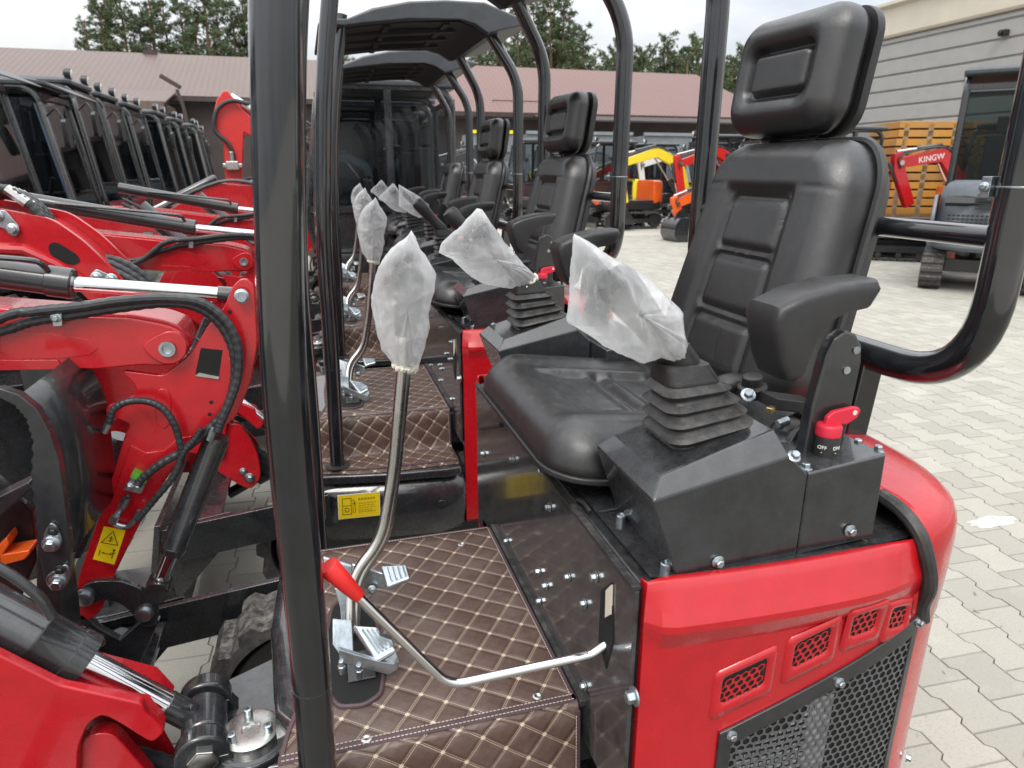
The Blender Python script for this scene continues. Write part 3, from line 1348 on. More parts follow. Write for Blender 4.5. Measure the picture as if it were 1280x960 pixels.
def armrest(mm):
    f = mir if mm else V
    sgn = -1 if mm else 1
    prof = [(.602, 1.418), (.640, 1.434), (.700, 1.446), (.765, 1.449), (.771, 1.440), (.758, 1.418), (.715, 1.412), (.690, 1.400), (.668, 1.372), (.657, 1.340), (.650, 1.314),
            (.640, 1.308), (.627, 1.312), (.612, 1.340), (.603, 1.372), (.596, 1.400)]
    mb = MB()
    rings = []
    W = .080
    for k, (t, s) in enumerate(((0, .84), (.02, .915), (.06, .96), (.13, .99), (.22, 1.0), (.78, 1.0), (.87, .99), (.94, .96), (.98, .915), (1, .84))):
        cx, cz = .675, 1.385
        y = .778 + W * t
        rings.append([f((cx + (x - cx) * s, y, cz + (z - cz) * s + (0.0 if z < 1.4 else .004 * (1 - (2 * t - 1) ** 2)))) for x, z in prof])
    mb.loft(rings)
    o = out('armrest', mb, BPLAS, ex, ang=42)
    mb = MB()
    br = [(.690, 1.12), (.690, 1.20), (.694, 1.26), (.706, 1.34), (.716, 1.365), (.735, 1.376), (.755, 1.368), (.768, 1.350), (.772, 1.325), (.766, 1.24), (.758, 1.12)]
    mb.prism([f((x, .80, z)) for x, z in br], f((0, .022, 0)) - f((0, 0, 0)))
    b = out('armrest_bracket', mb, SATIN, o, bevel=.005, seg=3)
    for x, z in ((.757, 1.345), (.745, 1.315)):
        mb = MB()
        mb.lathe(f((x, .7995, z)), (0, -sgn, 0), [(0, .006), (.002, .006), (.002, .003)], 12)
        out('rivet', mb, ZINC, b)
    return o


aL = armrest(False)
aR = armrest(True)
# wiring and height adjuster between console and seat
mb = MB()
g = at(985, 505, z=1.20)
mb.lathe(at(1002, 560, y=.86), (0.1, -1, .1), [(0, .040), (.003, .043), (.012, .043), (.015, .040), (.016, .002)], 40)
mb.box(at(985, 503, y=.93), (.085, .05, .02), Matrix.Rotation(.2, 3, 'Y'))
mb.sphere(at(985, 540, y=.90), .030, (1.1, .9, .9))
mb.lathe(at(940, 487, y=.98), (-.15, -.1, 1), [(-.01, .026), (.008, .026), (.010, .018), (.026, .018), (.028, .014), (.028, .001)], 22)
mb.sphere(at(915, 480, y=1.02), .028, (1.4, .9, .7))
mb.box((.72, .90, 1.10), (.16, .16, .14))
sadj = out('seat_adjuster', mb, BPLAS, ex, bevel=.002)
mb = MB()
mb.box(at(964, 512, y=.91), (.018, .012, .010), Matrix.Rotation(.5, 3, 'Z'))
out('connector', mb, BRASS, sadj, bevel=.002)
mb = MB()
mb.bolt(at(935, 494, y=.95), (-.3, -.6, .6), .010)
mb.cyl(at(972, 530, y=.89), at(985, 525, y=.89), .007, n=10)
out('adjuster_screw', mb, ZINC, sadj)
mb = MB()
mb.tube([at(893, 447, y=1.05), at(897, 425, y=1.05), at(901, 410, y=1.05)], [.0022, .0018, .0008], 6)
out('cable_tie', mb, BPLAS, sadj)

# -- roll-over frame
mb = MB()
L0, R0y = .812, 1.70
pth = [V((.84, L0 + .05, 2.36)), V((1.02, L0, 2.08)), V((1.02, L0, 1.257)), V((1.02, R0y, 1.257)), V((1.02, R0y, 2.08)), V((.84, R0y - .05, 2.36))]
mb.tube(fillet(pth, [.10, .165, .165, .10], 12), .0295, 22)
rops = out('rear_roll_frame', mb, TUBE, ex)
mb = MB()
mb.tube([(1.02, L0 + .02, 1.499), (1.02, R0y - .02, 1.499)], .0175, 18)
out('cross_bar', mb, TUBE, rops)
mb = MB()
for y in (1.05, 1.47):
    mb.beam((1.02, y, 1.25), (1.0, y, 1.04), .05, .05)
out('frame_foot', mb, TUBE, rops, bevel=.004)
mb = MB()
c = V((1.02, L0, 1.575))
mb.lathe(c, (0, 0, 1), [(-.0015, .0302), (.0015, .0302)], 22)
mb.box(c + V((-.022, .030, 0)), (.016, .016, .030))
mb.bolt(c + V((-.032, .030, .0)), (-1, -.3, 0), .006)
out('joint_clamp', mb, ZINC, rops, bevel=.001)
for mm in (False, True):
    f = mir if mm else V
    mb = MB()
    pth = [f(p) for p in ((-.066, .815, .53), (-.052, .812, 1.02), (-.052, .806, 1.36), (-.012, .80, 1.86), (.07, .80, 2.36))]
    mb.tube(fillet(pth, .18, 8), .0262, 22)
    o = out('front_post', mb, TUBE, ex)
    mb = MB()
    mb.lathe(f((-.055, .8125, .925)), (0.03, 0, 1), [(-.001, .0267), (.001, .0267)], 22)
    mb.lathe(f((-.066, .815, .548)), (0, 0, 1), [(0, .045), (.004, .045), (.006, .030)], 22)
    out('post_collar', mb, BLK, o)

# -- moulded canopy roof
mb = MB()
prof = [(-.06, 2.300), (.06, 2.295), (.16, 2.312), (.40, 2.345), (.68, 2.362), (.76, 2.340), (.835, 2.297), (.90, 2.315), (1.06, 2.352),
        (1.10, 2.375), (.98, 2.40), (.815, 2.452), (.60, 2.450), (.41, 2.432), (.22, 2.390), (.08, 2.33), (-.04, 2.325)]
rings = []
for t, s, dz in ((0, .975, -.006), (.02, .995, 0), (.06, 1, .004), (.5, 1, .03), (.94, 1, .004), (.98, .995, 0), (1, .975, -.006)):
    y = .735 + 1.05 * t
    rings.append([V((.5 + (x - .5) * s, y, 2.37 + (z - 2.37) * s + (dz if z > 2.36 else 0))) for x, z in prof])
mb.loft(rings)
can = out('canopy_roof', mb, GREY2, ex, bevel=.008, seg=3, ang=30)
mb = MB()
under = [(x, z - .004) for x, z in prof[1:8]]
mb.loft([[V((x, y, z)) for x, z in under] + [V((x, y, z + .002)) for x, z in under[::-1]] for y in (.80, 1.72)])
for x in (.30, .62):
    mb.beam((x, .82, 2.325 + .03 * (x > .5)), (x, 1.70, 2.325 + .03 * (x > .5)), .03, .02)
for y in (1.0, 1.26, 1.52):
    mb.beam((.08, y, 2.298), (.70, y, 2.352), .025, .02)
out('canopy_lining', mb, UNDER, can)

# -- counterweight cowl: red wrap-round body
plan = [(.405, .752), (.412, .733), (.52, .722), (.66, .716), (.80, .719), (.90, .733), (.975, .768), (1.020, .828), (1.045, .91), (1.056, 1.02), (1.060, 1.14), (1.062, 1.26)]
plan = [V((x, y, 0)) for x, y in plan]
plan = spline(plan, 5)
full = plan + [mir(p) for p in plan[-2::-1]]


def plan_normals(P_):
    N_ = []
    for i in range(len(P_)):
        t = (P_[min(i + 1, len(P_) - 1)] - P_[max(i - 1, 0)]).normalized()
        N_.append(V((t.y, -t.x, 0)))
    return N_


FN = plan_normals(full)
acc = [0]
for a, b in zip(full, full[1:]):
    acc.append(acc[-1] + (b - a).length)
CLEN = acc[-1]
vprof = [(1.050, -.016), (1.046, -.007), (1.036, -.001), (1.018, .008), (.994, .022), (.984, .022), (.950, .007), (.80, .002), (.60, .002), (.42, .004), (.30, -.002), (.285, -.012)]
droop = lambda s: .035 * sst(.05, .7, s)     # upper edge follows a gentle rise toward the tail


def vo(z):
    for (a, p), (b, q) in zip(vprof, vprof[1:]):
        if b <= z <= a:
            return q + (p - q) * (z - b) / (a - b)
    return vprof[0][1] if z > vprof[0][0] else vprof[-1][1]


def cowl(s, z, h=0):
    s = max(0, min(CLEN, s))
    for i in range(len(acc) - 1):
        if acc[i + 1] >= s:
            break
    t = (s - acc[i]) / max(1e-6, acc[i + 1] - acc[i])
    p = full[i].lerp(full[i + 1], t)
    n = FN[i].lerp(FN[i + 1], t).normalized()
    fade = sst(.0, .05, s) * sst(0, .05, CLEN - s) * (1 - .85 * sst(.36, .56, min(s, CLEN - s)))
    q = p + n * (vo(z) * fade + h)
    q.z = z
    return q


mb = MB()
zs = [1.050, 1.047, 1.042, 1.036, 1.018, 1.006, .994, .984, .967, .950, .92, .90, .85, .80, .70, .60, .42, .30, .285]
mb.grid(lambda u_, v_: cowl(u_ * CLEN, zs[int(round(v_ * (len(zs) - 1)))]), 120, len(zs) - 1)
cw = out('red_cowl', mb, RED, ex, ang=17, solid=.006)


def pick(px, py):
    """surface coordinates (s, z) of the cowl seen at a pixel: the point nearest the ray, on the part that faces the camera"""
    def err(s, z):
        p = cowl(s, z) - ORG
        d = p.dot(FWD)
        return (640 + FPX * p.dot(RGT) / d - px) ** 2 + (480 - FPX * p.dot(UPV) / d - py) ** 2
    best = min((err(CLEN * .30 * i / 60, .40 + .66 * j / 60), CLEN * .30 * i / 60, .40 + .66 * j / 60) for i in range(61) for j in range(61))
    st = .012
    while st > .0004:
        e, s, z = best
        best = min([best] + [(err(s + a * st, z + b * st), s + a * st, z + b * st) for a in (-1, 0, 1) for b in (-1, 0, 1)])
        if best[0] >= e:
            st *= .5
    return best[1], best[2]


def curved_plate(mb, S, out2d, h, nsub=8):
    """closed 2D outline in (s, z), carried onto the surface at height h"""
    pts = []
    k = len(out2d)
    for i in range(k):
        a, b = out2d[i], out2d[(i + 1) % k]
        for j in range(nsub):
            t = j / nsub
            pts.append((a[0] + (b[0] - a[0]) * t, a[1] + (b[1] - a[1]) * t))
    return pts


VENTS = [[(905, 841), (957, 819), (951, 855), (899, 879)], [(994, 802), (1034, 786), (1030, 811), (990, 828)], [(1068, 769), (1088, 763), (1087, 779), (1066, 790)], [(1112, 741), (1123, 736), (1122, 748), (1111, 757)]]
vc = [pick(sum(p[0] for p in q) / 4, sum(p[1] for p in q) / 4) for q in VENTS]
vc[3] = (vc[2][0] + .072, min(vc[2][1] + .018, .925))
for iv, q in enumerate(VENTS):
    cs, cz = vc[iv]
    W_, H_ = (.070, .060, .046, .034)[iv], (.050, .046, .041, .038)[iv]
    a_, b_ = vc[max(0, iv - 1)], vc[min(3, iv + 1)]
    sl = max(-.1, min(.35, (b_[1] - a_[1]) / max(.02, b_[0] - a_[0])))
    M2 = lambda u_, v_: (cs + u_, cz + v_ + sl * u_)
    mb = MB()       # raised red rim with sloping lower lip
    rings = []
    for ww, hh, hgt in ((W_ + .030, H_ + .030, .0002), (W_ + .024, H_ + .024, .0045), (W_ + .006, H_ + .006, .0045), (W_, H_, .0012)):
        ring = []
        for x, y in rrect(ww, hh, .008, 3):
            if y < 0 and ww > W_ + .01:
                y -= .010
            ring.append(cowl(*M2(x, y), h=hgt + .003))
        rings.append(ring)
    mb.loft(rings, cap=False)
    vt_ = out('cowl_vent', mb, RED, ex, ang=70)
    mb = MB()
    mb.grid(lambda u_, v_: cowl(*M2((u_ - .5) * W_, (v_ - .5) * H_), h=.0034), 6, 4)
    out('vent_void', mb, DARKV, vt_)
    mb = MB()
    hexnet(mb, lambda u_, v_: cowl(*M2(u_, v_), h=.0052), -W_ / 2 + .004, W_ / 2 - .004, -H_ / 2 + .004, H_ / 2 - .004, .0125, .0040)
    out('vent_mesh', mb, RED, vt_)

# side grille: black frame, hexagon mesh, radiator behind it
c = [pick(*p) for p in ((905, 915), (1145, 768), (1142, 940), (880, 1010))]
sA, zA = c[0]
sB, zB = c[1]
zlow = .44


def gz(s):
    return zA + (zB - zA) * (s - sA) / (sB - sA)


mb = MB()
NG = 26
sA -= .012
for (lo_, hi_) in ((lambda s: gz(s) - .028, lambda s: gz(s) + .006), (lambda s: zlow - .01, lambda s: zlow + .02)):
    g0 = [[cowl(sA + (sB - sA) * i / NG, z_, h_) for z_, h_ in ((lo_(sA + (sB - sA) * i / NG), .003), (lo_(sA + (sB - sA) * i / NG), .008), (hi_(sA + (sB - sA) * i / NG), .008), (hi_(sA + (sB - sA) * i / NG), .003))] for i in range(NG + 1)]
    mb.loft(g0)
for s_, w_ in ((sA, .022), (sB - .014, .014)):
    g0 = [[cowl(ss, z_, h_) for ss, h_ in ((s_, .003), (s_, .008), (s_ + w_, .008), (s_ + w_, .003))] for z_ in [zlow + (gz(s_) - .01 - zlow) * k / 10 for k in range(11)]]
    mb.loft(g0)
gr = out('side_grille', mb, SATIN, ex, bevel=.0015)
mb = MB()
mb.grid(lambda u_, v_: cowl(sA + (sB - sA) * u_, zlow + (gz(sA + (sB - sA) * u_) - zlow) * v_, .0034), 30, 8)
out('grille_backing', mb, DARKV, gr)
mb = MB()
sm = sA + (sB - sA) * .50
for i in range(9):
    for j in range(44):
        s0 = sA + .035 + (sm - sA - .05) * i / 9
        z0 = zlow + .0115 * j
        if z0 > gz(s0) - .052:
            continue
        w_ = (sm - sA - .05) / 9 * .86
        a = [cowl(s0, z0, .0038), cowl(s0 + w_, z0, .0038), cowl(s0 + w_, z0 + .0065, .0038), cowl(s0, z0 + .0065, .0038)]
        mb.poly(a)
mb.grid(lambda u_, v_: cowl(sm - .022 + .045 * u_, zlow + (gz(sm) - .035 - zlow) * v_, .0037), 6, 6)
out('radiator_core', mb, ALU, gr)
mb = MB()
hexnet(mb, lambda u_, v_: cowl(u_, v_, .0062), sA + .018, sB - .012, zlow, zA + .2, .0150, .0040, inside=lambda u_, v_: v_ < gz(u_) - .024)
out('hexagon_mesh', mb, MESHG, gr, smooth=False)
for px, py in ((911, 914), (1044, 848), (1142, 774), (1137, 946)):
    s_, z_ = pick(px, py)
    mb = MB()
    n = (cowl(s_, z_, .02) - cowl(s_, z_, 0)).normalized()
    mb.bolt(cowl(s_, z_, .008), n, .0070)
    out('bolt', mb, ZINC, gr)

# top cover, tail hood and rubber seal
mb = MB()
top = [cowl(CLEN * i / 60, 1.046, -.012) for i in range(61)]
mb.poly([V((p.x, p.y, 1.043)) for p in top])
mb.poly([V((p.x, p.y, 1.049)) for p in top])
out('engine_cover', mb, BLK, ex)
mb = MB()
sH = pick(1146, 664)[0] / CLEN
hs = [cowl(CLEN * (sH + (1 - 2 * sH) * i / 44), 1.04, .004) for i in range(45)]
rings = []
hcx = V((.80, YC, 0))
for k, z in ((1.0, .88), (1.006, .96), (1.008, 1.02), (1.004, 1.05), (.985, 1.072), (.95, 1.084), (.88, 1.092), (.70, 1.099), (.45, 1.103)):
    rings.append([V((hcx.x + (p.x - hcx.x) * k, hcx.y + (p.y - hcx.y) * k, z)) for p in hs])
mb.loft(rings, cap=False, closed=False)
mb.poly([V((p.x * .45 + hcx.x * .55, p.y * .45 + hcx.y * .55, 1.103)) for p in hs])
hood = out('tail_hood', mb, RED, ex, ang=60, solid=.004)
mb = MB()
for sg, dq in ((sH, 1), (1 - sH, -1)):
    pth = [cowl(CLEN * sg, 1.095, -.07), cowl(CLEN * sg, 1.085, -.03), cowl(CLEN * sg, 1.062, .004), cowl(CLEN * (sg + .003 * dq), 1.02, .012), cowl(CLEN * (sg + .008 * dq), .975, .012), cowl(CLEN * (sg + .013 * dq), .93, .006), cowl(CLEN * (sg + .016 * dq), .90, .008)]
    mb.tube(spline(pth, 5), .0115, 10)
out('hood_seal', mb, RUB, hood)

# -- swing post, boom cylinder and boom of this machine (lower left of the picture)
mb = MB()
dz = at(314, 916, z=.555)
mb.prism([(-.10, 1.08, .40), (-.10, 1.44, .40), (-.30, 1.34, .40), (-.34, 1.20, .40), (-.30, 1.10, .40)], (0, 0, .13))
mb.lathe(dz + V((0, 0, -.06)), (0, 0, 1), [(0, .075), (.045, .075), (.052, .066)], 28)
sp = out('swing_post', mb, BLK, ex, bevel=.008, seg=3)
mb = MB()
mb.lathe(dz, (0, 0, 1), [(-.01, .054), (.008, .054), (.010, .050), (.010, .018), (.006, .016), (.006, .001)], 32)
cap_ = out('pivot_cap', mb, STEEL, sp)
for a in (100, 215, 335):
    mb = MB()
    mb.lathe(dz + V((cos(math.radians(a)) * .038, sin(math.radians(a)) * .038, .010)), (0, 0, 1), [(0, .0085), (.016, .0085), (.017, .007), (.017, .0045), (.010, .004)], 12)
    out('socket_screw', mb, ZINC, cap_)
pin = at(256, 905, y=1.20)
ax = V((.10, -1, .02)).normalized()
mb = MB()
for k in (-.075, .075):
    c = pin + ax * k
    mb.lathe(c - ax * .020, ax, [(0, .046), (.004, .050), (.036, .050), (.040, .046)], 28)
    mb.loft([[c + ax * (-.018) + V((sx * .045, 0, 0)) for sx in (-1, 1)] + [V((-.26 + sx * .07, (c + ax * -.018).y, .45)) for sx in (1, -1)],
             [c + ax * (.018) + V((sx * .045, 0, 0)) for sx in (-1, 1)] + [V((-.26 + sx * .07, (c + ax * .018).y, .45)) for sx in (1, -1)]])
out('pivot_lug', mb, BLK, sp, bevel=.003)
mb = MB()
mb.lathe(pin - ax * .105, ax, [(0, .028), (.21, .028)], 6)
mb.lathe(pin - ax * .02 + ax * .118, ax, [(0, .026), (.006, .026), (.008, .022)], 6)
out('pivot_pin', mb, STEEL, sp, bevel=.002)
rodend = pin
far = at(-60, 742, y=1.20)
dr = (far - rodend).normalized()
mb = MB()
rod0 = rodend + dr * .045
Lr = (at(100, 832, y=1.2) - rodend).length
mb.cyl(rodend + dr * .085, rodend + dr * (Lr + .02), .0245, n=28)
rodo = out('cylinder_rod', mb, CHROME, ex)
mb = MB()
mb.cyl(rodend + dr * .03, rodend + dr * .09, .0265, n=24)
mb.lathe(rodend - ax * .045, ax, [(0, .038), (.004, .042), (.086, .042), (.09, .038)], 28)
mb.cyl(rodend + dr * .06 + V((.02, -.02, .02)), rodend + dr * .06 + V((.035, -.035, .03)), .006, n=10)
out('rod_eye', mb, BLK, rodo, bevel=.002)
mb = MB()
mb.lathe(rodend + dr * Lr, dr, [(0, .030), (0, .050), (.03, .0505), (.032, .047), (.09, .047), (.092, .0482), (.098, .0482), (.10, .047), (.9, .047)], 32)
bcyl = out('boom_cylinder', mb, BLK, ex)
mb = MB()
pt = [at(-30, 693, y=1.16), at(20, 722, y=1.16), at(52, 748, y=1.16), at(66, 772, y=1.16)]
mb.tube(fillet(pt, .05, 6), .0085, 12)
out('hydraulic_pipe', mb, BLK, bcyl)
mb = MB()
bp = [(-400, 640), (-60, 790), (75, 857), (178, 880), (183, 893), (208, 914), (190, 930), (152, 906), (128, 893), (110, 905), (98, 935), (96, 1010), (-60, 1010), (-500, 860)]
mb.prism(xz(rp(bp, 9), 1.12), (0, .02, 0))
mb.prism(xz([(-400, 660), (-60, 800), (70, 862), (180, 888), (205, 914), (60, 880), (-60, 840), (-400, 720)], 1.14), (0, .12, 0))
mb.prism(xz([(-400, 640), (-60, 790), (60, 850), (160, 884), (200, 914), (240, 985), (200, 1010), (96, 1010), (-60, 1010), (-500, 860)], 1.26), (0, .02, 0))
boom0 = out('boom', mb, RED, ex, bevel=.004)
for k, (a, b) in enumerate((((98, 925), (230, 962)), ((96, 945), (230, 975)), ((100, 965), (235, 990)))):
    mb = MB()
    A, B = at(*a, y=1.18), at(*b, y=1.22)
    pth = [A.lerp(B, t / 14) for t in range(15)]
    mb.tube(pth, [.018 + .002 * (i % 2) for i in range(15)], 12)
    out('hydraulic_hose', mb, HOSE, boom0)
# nut on the boom end and a lower lug (seen as red lug with two bolts on the second machine)
lug = [at(px, py, y=1.14, m=1) for px, py in rp(((285, 530), (300, 530), (322, 566), (327, 596), (314, 613), (298, 606), (270, 588), (268, 575)), 9)]
mb = MB()
mb.prism(lug, (0, .03, 0))
lugo = out('boom_lug', mb, RED, ex, bevel=.003)
for px, py, r in ((312, 597, .016), (304, 589, .012)):
    mb = MB()
    mb.bolt(at(px, py, y=1.138, m=1), (0, -1, 0), r)
    out('lug_bolt', mb, ZINC, lugo)


def bead(parent, pts, r=.0035):
    s = spline(pts, 26)
    mb = MB()
    mb.tube(s, [r * (1 + .35 * sin(i * 1.9) + .15 * noise.noise(V((i * .7, 0, 0)))) for i in range(len(s))], 6)
    return out('weld_bead', mb, RED, parent)



# -- undercarriage, tracks, dozer blade
def track(mbt, x0, x1, y0, y1, r, zc):
    pts = []
    for i in range(41):
        a = PI / 2 + PI * i / 40
        pts.append((x0 + r * cos(a), zc + r * sin(a)))
    for i in range(41):
        a = -PI / 2 + PI * i / 40
        pts.append((x1 + r * cos(a), zc + r * sin(a)))
    pts = [V((x, 0, z)) for x, z in pts]
    dense = []
    for a, b in zip(pts, pts[1:] + pts[:1]):
        k = max(1, round((b - a).length / .0185))
        dense += [a.lerp(b, j / k) for j in range(k)]
    cen = V(((x0 + x1) / 2, 0, zc))
    rings = []
    m = len(dense)
    for i, p in enumerate(dense):
        t = (dense[(i + 1) % m] - dense[i - 1]).normalized()
        n = V((t.z, 0, -t.x))
        if n.dot(p - V((min(max(p.x, x0), x1), 0, zc))) < 0:
            n = -n
        h = .024 if i % 6 < 3 else 0
        i_ = p - n * .026
        o_ = p + n * h
        rings.append([V((i_.x, y0, i_.z)), V((o_.x, y0 + .006, o_.z)), V((o_.x, y1 - .006, o_.z)), V((i_.x, y1, i_.z))])
    rings.append(rings[0])
    mbt.loft(rings, cap=False)
    return mbt


def add_tracks(parent, x0, x1, ys, r=.19, zc=.215, hub=SATIN):
    for y0, y1 in ys:
        mb = MB()
        track(mb, x0, x1, y0, y1, r, zc)
        t = out('crawler_track', mb, TRK, parent, ang=20)
        ym = (y0 + y1) / 2
        mb = MB()
        for xx, rr in ((x0, r - .035), (x1, r - .03)):
            mb.lathe((xx, y0 + .015, zc), (0, 1, 0), [(0, rr * .55), (0, rr * .95), (.02, rr), (y1 - y0 - .05, rr), (y1 - y0 - .03, rr * .95), (y1 - y0 - .03, rr * .5)], 24)
        k = 3
        for i in range(k):
            xx = x0 + (x1 - x0) * (i + 1) / (k + 1)
            mb.lathe((xx, y0 + .02, .10), (0, 1, 0), [(0, .05), (y1 - y0 - .04, .05)], 16)
        mb.box(((x0 + x1) / 2, ym, zc - .02), (x1 - x0 - .1, (y1 - y0) * .6, .12))
        out('track_frame', mb, hub, t, bevel=.004)


add_tracks(ex, -.13, .86, ((.76, .94), (1.60, 1.78)), r=.225, zc=.25)
mb = MB()
mb.box((.35, YC, .26), (.8, .66, .16))
mb.lathe((.4, YC, .34), (0, 0, 1), [(0, .28), (.19, .28)], 28)
out('undercarriage', mb, SATIN, ex, bevel=.01)
mb = MB()
bx0 = -.66
mb.loft([[V((bx0 + dx, y, z)) for dx, z in ((.0, .03), (-.05, .14), (-.055, .28), (-.02, .45), (.0, .45), (-.03, .28), (-.025, .14), (.02, .04))] for y in (.70, 1.84)])
blade = out('dozer_blade', mb, BLK, ex, bevel=.003)
mb = MB()
for y in (.72, 1.82):
    mb.beam((bx0 - .01, y, .36), (-.10, y, .42), .022, .13)
    mb.beam((-.10, y, .42), (.10, y + (.18 if y < 1 else -.18), .36), .03, .10)
    mb.prism([(bx0 - .02, y + .02, .42), (bx0 + .22, y + .02, .45), (bx0 + .20, y + .02, .34), (bx0, y + .02, .12)], (0, .012, 0))
mb.beam((-.56, .74, .40), (-.56, 1.80, .40), .15, .018)
out('blade_arm', mb, BLK, blade, bevel=.003)
mb = MB()
mb.cyl((-.52, YC, .28), (-.28, YC, .40), .022, n=16)
mb.cyl((-.40, YC, .34), (-.10, YC, .48), .034, n=16)
out('blade_cylinder', mb, SATIN, blade)

MACH = [ex]
LBL = ['second red open mini excavator, with bare joystick grips and yellow fuel label below its mat',
       'third red open mini excavator, both joysticks bagged and headrest on',
       'fourth red open mini excavator, the one whose seat has no headrest']
for k in (1, 2, 3):
    skip = {1: ('blade_lever',), 2: ('blade_lever', 'riser_stitching', 'mat_stitching', 'small_print', 'hexagon_mesh', 'vent_mesh', 'bolt', 'rivet'), 3: ('blade_lever', 'headrest', 'riser_stitching', 'mat_stitching', 'small_print', 'hexagon_mesh', 'vent_mesh', 'bolt', 'rivet', 'cap_screw', 'socket_screw')}[k]
    MACH.append(dup(ex, V((.5, YC, 0)) + STEP * k, (0, 0, .012, -.018)[k], LBL[k - 1], skip=skip))

for ch in list(ex.children):
    if ch.name.split('.')[0] == 'canopy_roof':      # roof left off so more sky light reaches the nearest machine
        for g in list(ch.children):
            bpy.data.objects.remove(g)
        bpy.data.objects.remove(ch)

# -- loose clear bags pulled over the controls


def bag(name_label, pix, y, bulge, seed, cr=.005, tie=None, group='clear plastic bags pulled over levers and joysticks', pts=None):
    q = pts or xz(pix, y)
    setbase(sum(q, V()) / len(q))
    mb = MB()
    pouch(mb, q, (0, 1, 0), bulge, cr, seed=seed, neck=((at(*tie[0], y=y) + at(*tie[1], y=y)) / 2 if tie else None))
    o = out('plastic_bag', mb, FILM, None, ang=180)
    if tie:
        a, b = at(*tie[0], y=y), at(*tie[1], y=y)
        c, ax_ = (a + b) / 2, (b - a).normalized()
        n2 = ax_.cross(V((0, 1, 0)))
        R2 = (b - a).length / 2
        mb = MB()
        rg = [c + (ax_ * cos(2 * PI * i / 40) + V((0, 1, 0)) * sin(2 * PI * i / 40)) * R2 * (1 + .06 * sin(i * 2.3)) + n2 * .003 * sin(i * 1.7) for i in range(40)]
        mb.tube(rg, [.0045 + .0012 * sin(i * 1.9) for i in range(40)], 6, closed=True)
        out('gathered_neck', mb, NECK, o)
        bpy.data.objects[o.name].children[0].location = (0, 0, 0)
    return tag(o, name_label, 'plastic bag', group)


BL = [(856, 432), (850, 447), (838, 452), (822, 446), (800, 452), (770, 437), (745, 424), (712, 404), (716, 350), (719, 294), (735, 302), (762, 322), (800, 343), (830, 370), (848, 388), (852, 412)]
BR = [(671, 346), (667, 356), (655, 362), (640, 361), (600, 353), (585, 342), (566, 324), (549, 316), (553, 303), (575, 284), (596, 261), (603, 263), (612, 277), (630, 303), (655, 331)]
BV = [(499, 303), (508, 297), (514, 289), (519, 297), (524, 311), (538, 329), (545, 343), (541, 365), (534, 388), (536, 408), (529, 436), (522, 460), (512, 467), (492, 455), (478, 436), (470, 405), (464, 372), (474, 335), (486, 316)]
bl0 = bag('large crumpled clear bag over the left joystick of the nearest machine', BL, .865, .050, 1, tie=((828, 449), (857, 432)))
br0 = bag('smooth clear bag over the right joystick of the nearest machine', BR, 1.655, .055, 5, .0035, tie=((645, 361), (670, 345)))
bv0 = bag('long knotted clear bag over the travel levers in front of the nearest seat', BV, 1.26, .045, 9, .005, tie=((492, 456), (520, 461)))


def bagcopy(o, k, label):
    return dup(o, V(o.location) + STEP * k, 0, label)


bagcopy(bv0, 1, 'knotted clear bag over the travel levers of the second machine')
bagcopy(bv0, 2, 'small far knotted bag over the travel levers of the third machine')
bagcopy(bv0, 3, 'farthest knotted bag over travel levers, on the machine without headrest')
bagcopy(bl0, 2, 'clear bag over the left joystick of the third machine')
bagcopy(br0, 2, 'clear bag over the right joystick of the third machine')
bagcopy(br0, 3, 'farthest joystick bag, on the right joystick of the machine without headrest')
setbase()

# ================================================================ generic excavators (local frame: forward +X, origin on the ground)


def strip(path, half):
    """2D polygon around a polyline"""
    path = [V((p[0], 0, p[1])) for p in path]
    up, dn = [], []
    for i, p in enumerate(path):
        t = (path[min(i + 1, len(path) - 1)] - path[max(i - 1, 0)]).normalized()
        n = V((-t.z, 0, t.x))
        up.append(p + n * half[i])
        dn.append(p - n * half[i])
    return up + dn[::-1]


def Lp(p):
    return V(p) + BASE


def plate(mb, poly, y, w):
    mb.prism([V((p.x, y - w / 2, p.z)) + BASE for p in poly], (0, w, 0))


def cylinder(parent, a, b, y, r, f=.55, m=BLK):
    a, b = Lp((a[0], y, a[1])), Lp((b[0], y, b[1]))
    mb = MB()
    mb.lathe(a, b - a, [(0, r * .7), (.02, r), ((b - a).length * f, r), ((b - a).length * f + .01, r * .8)], 14)
    o = out('hydraulic_cylinder', mb, m, parent)
    mb = MB()
    mb.cyl(a.lerp(b, f), b, r * .52, n=12)
    out('cylinder_rod', mb, CHROME, o)
    return o


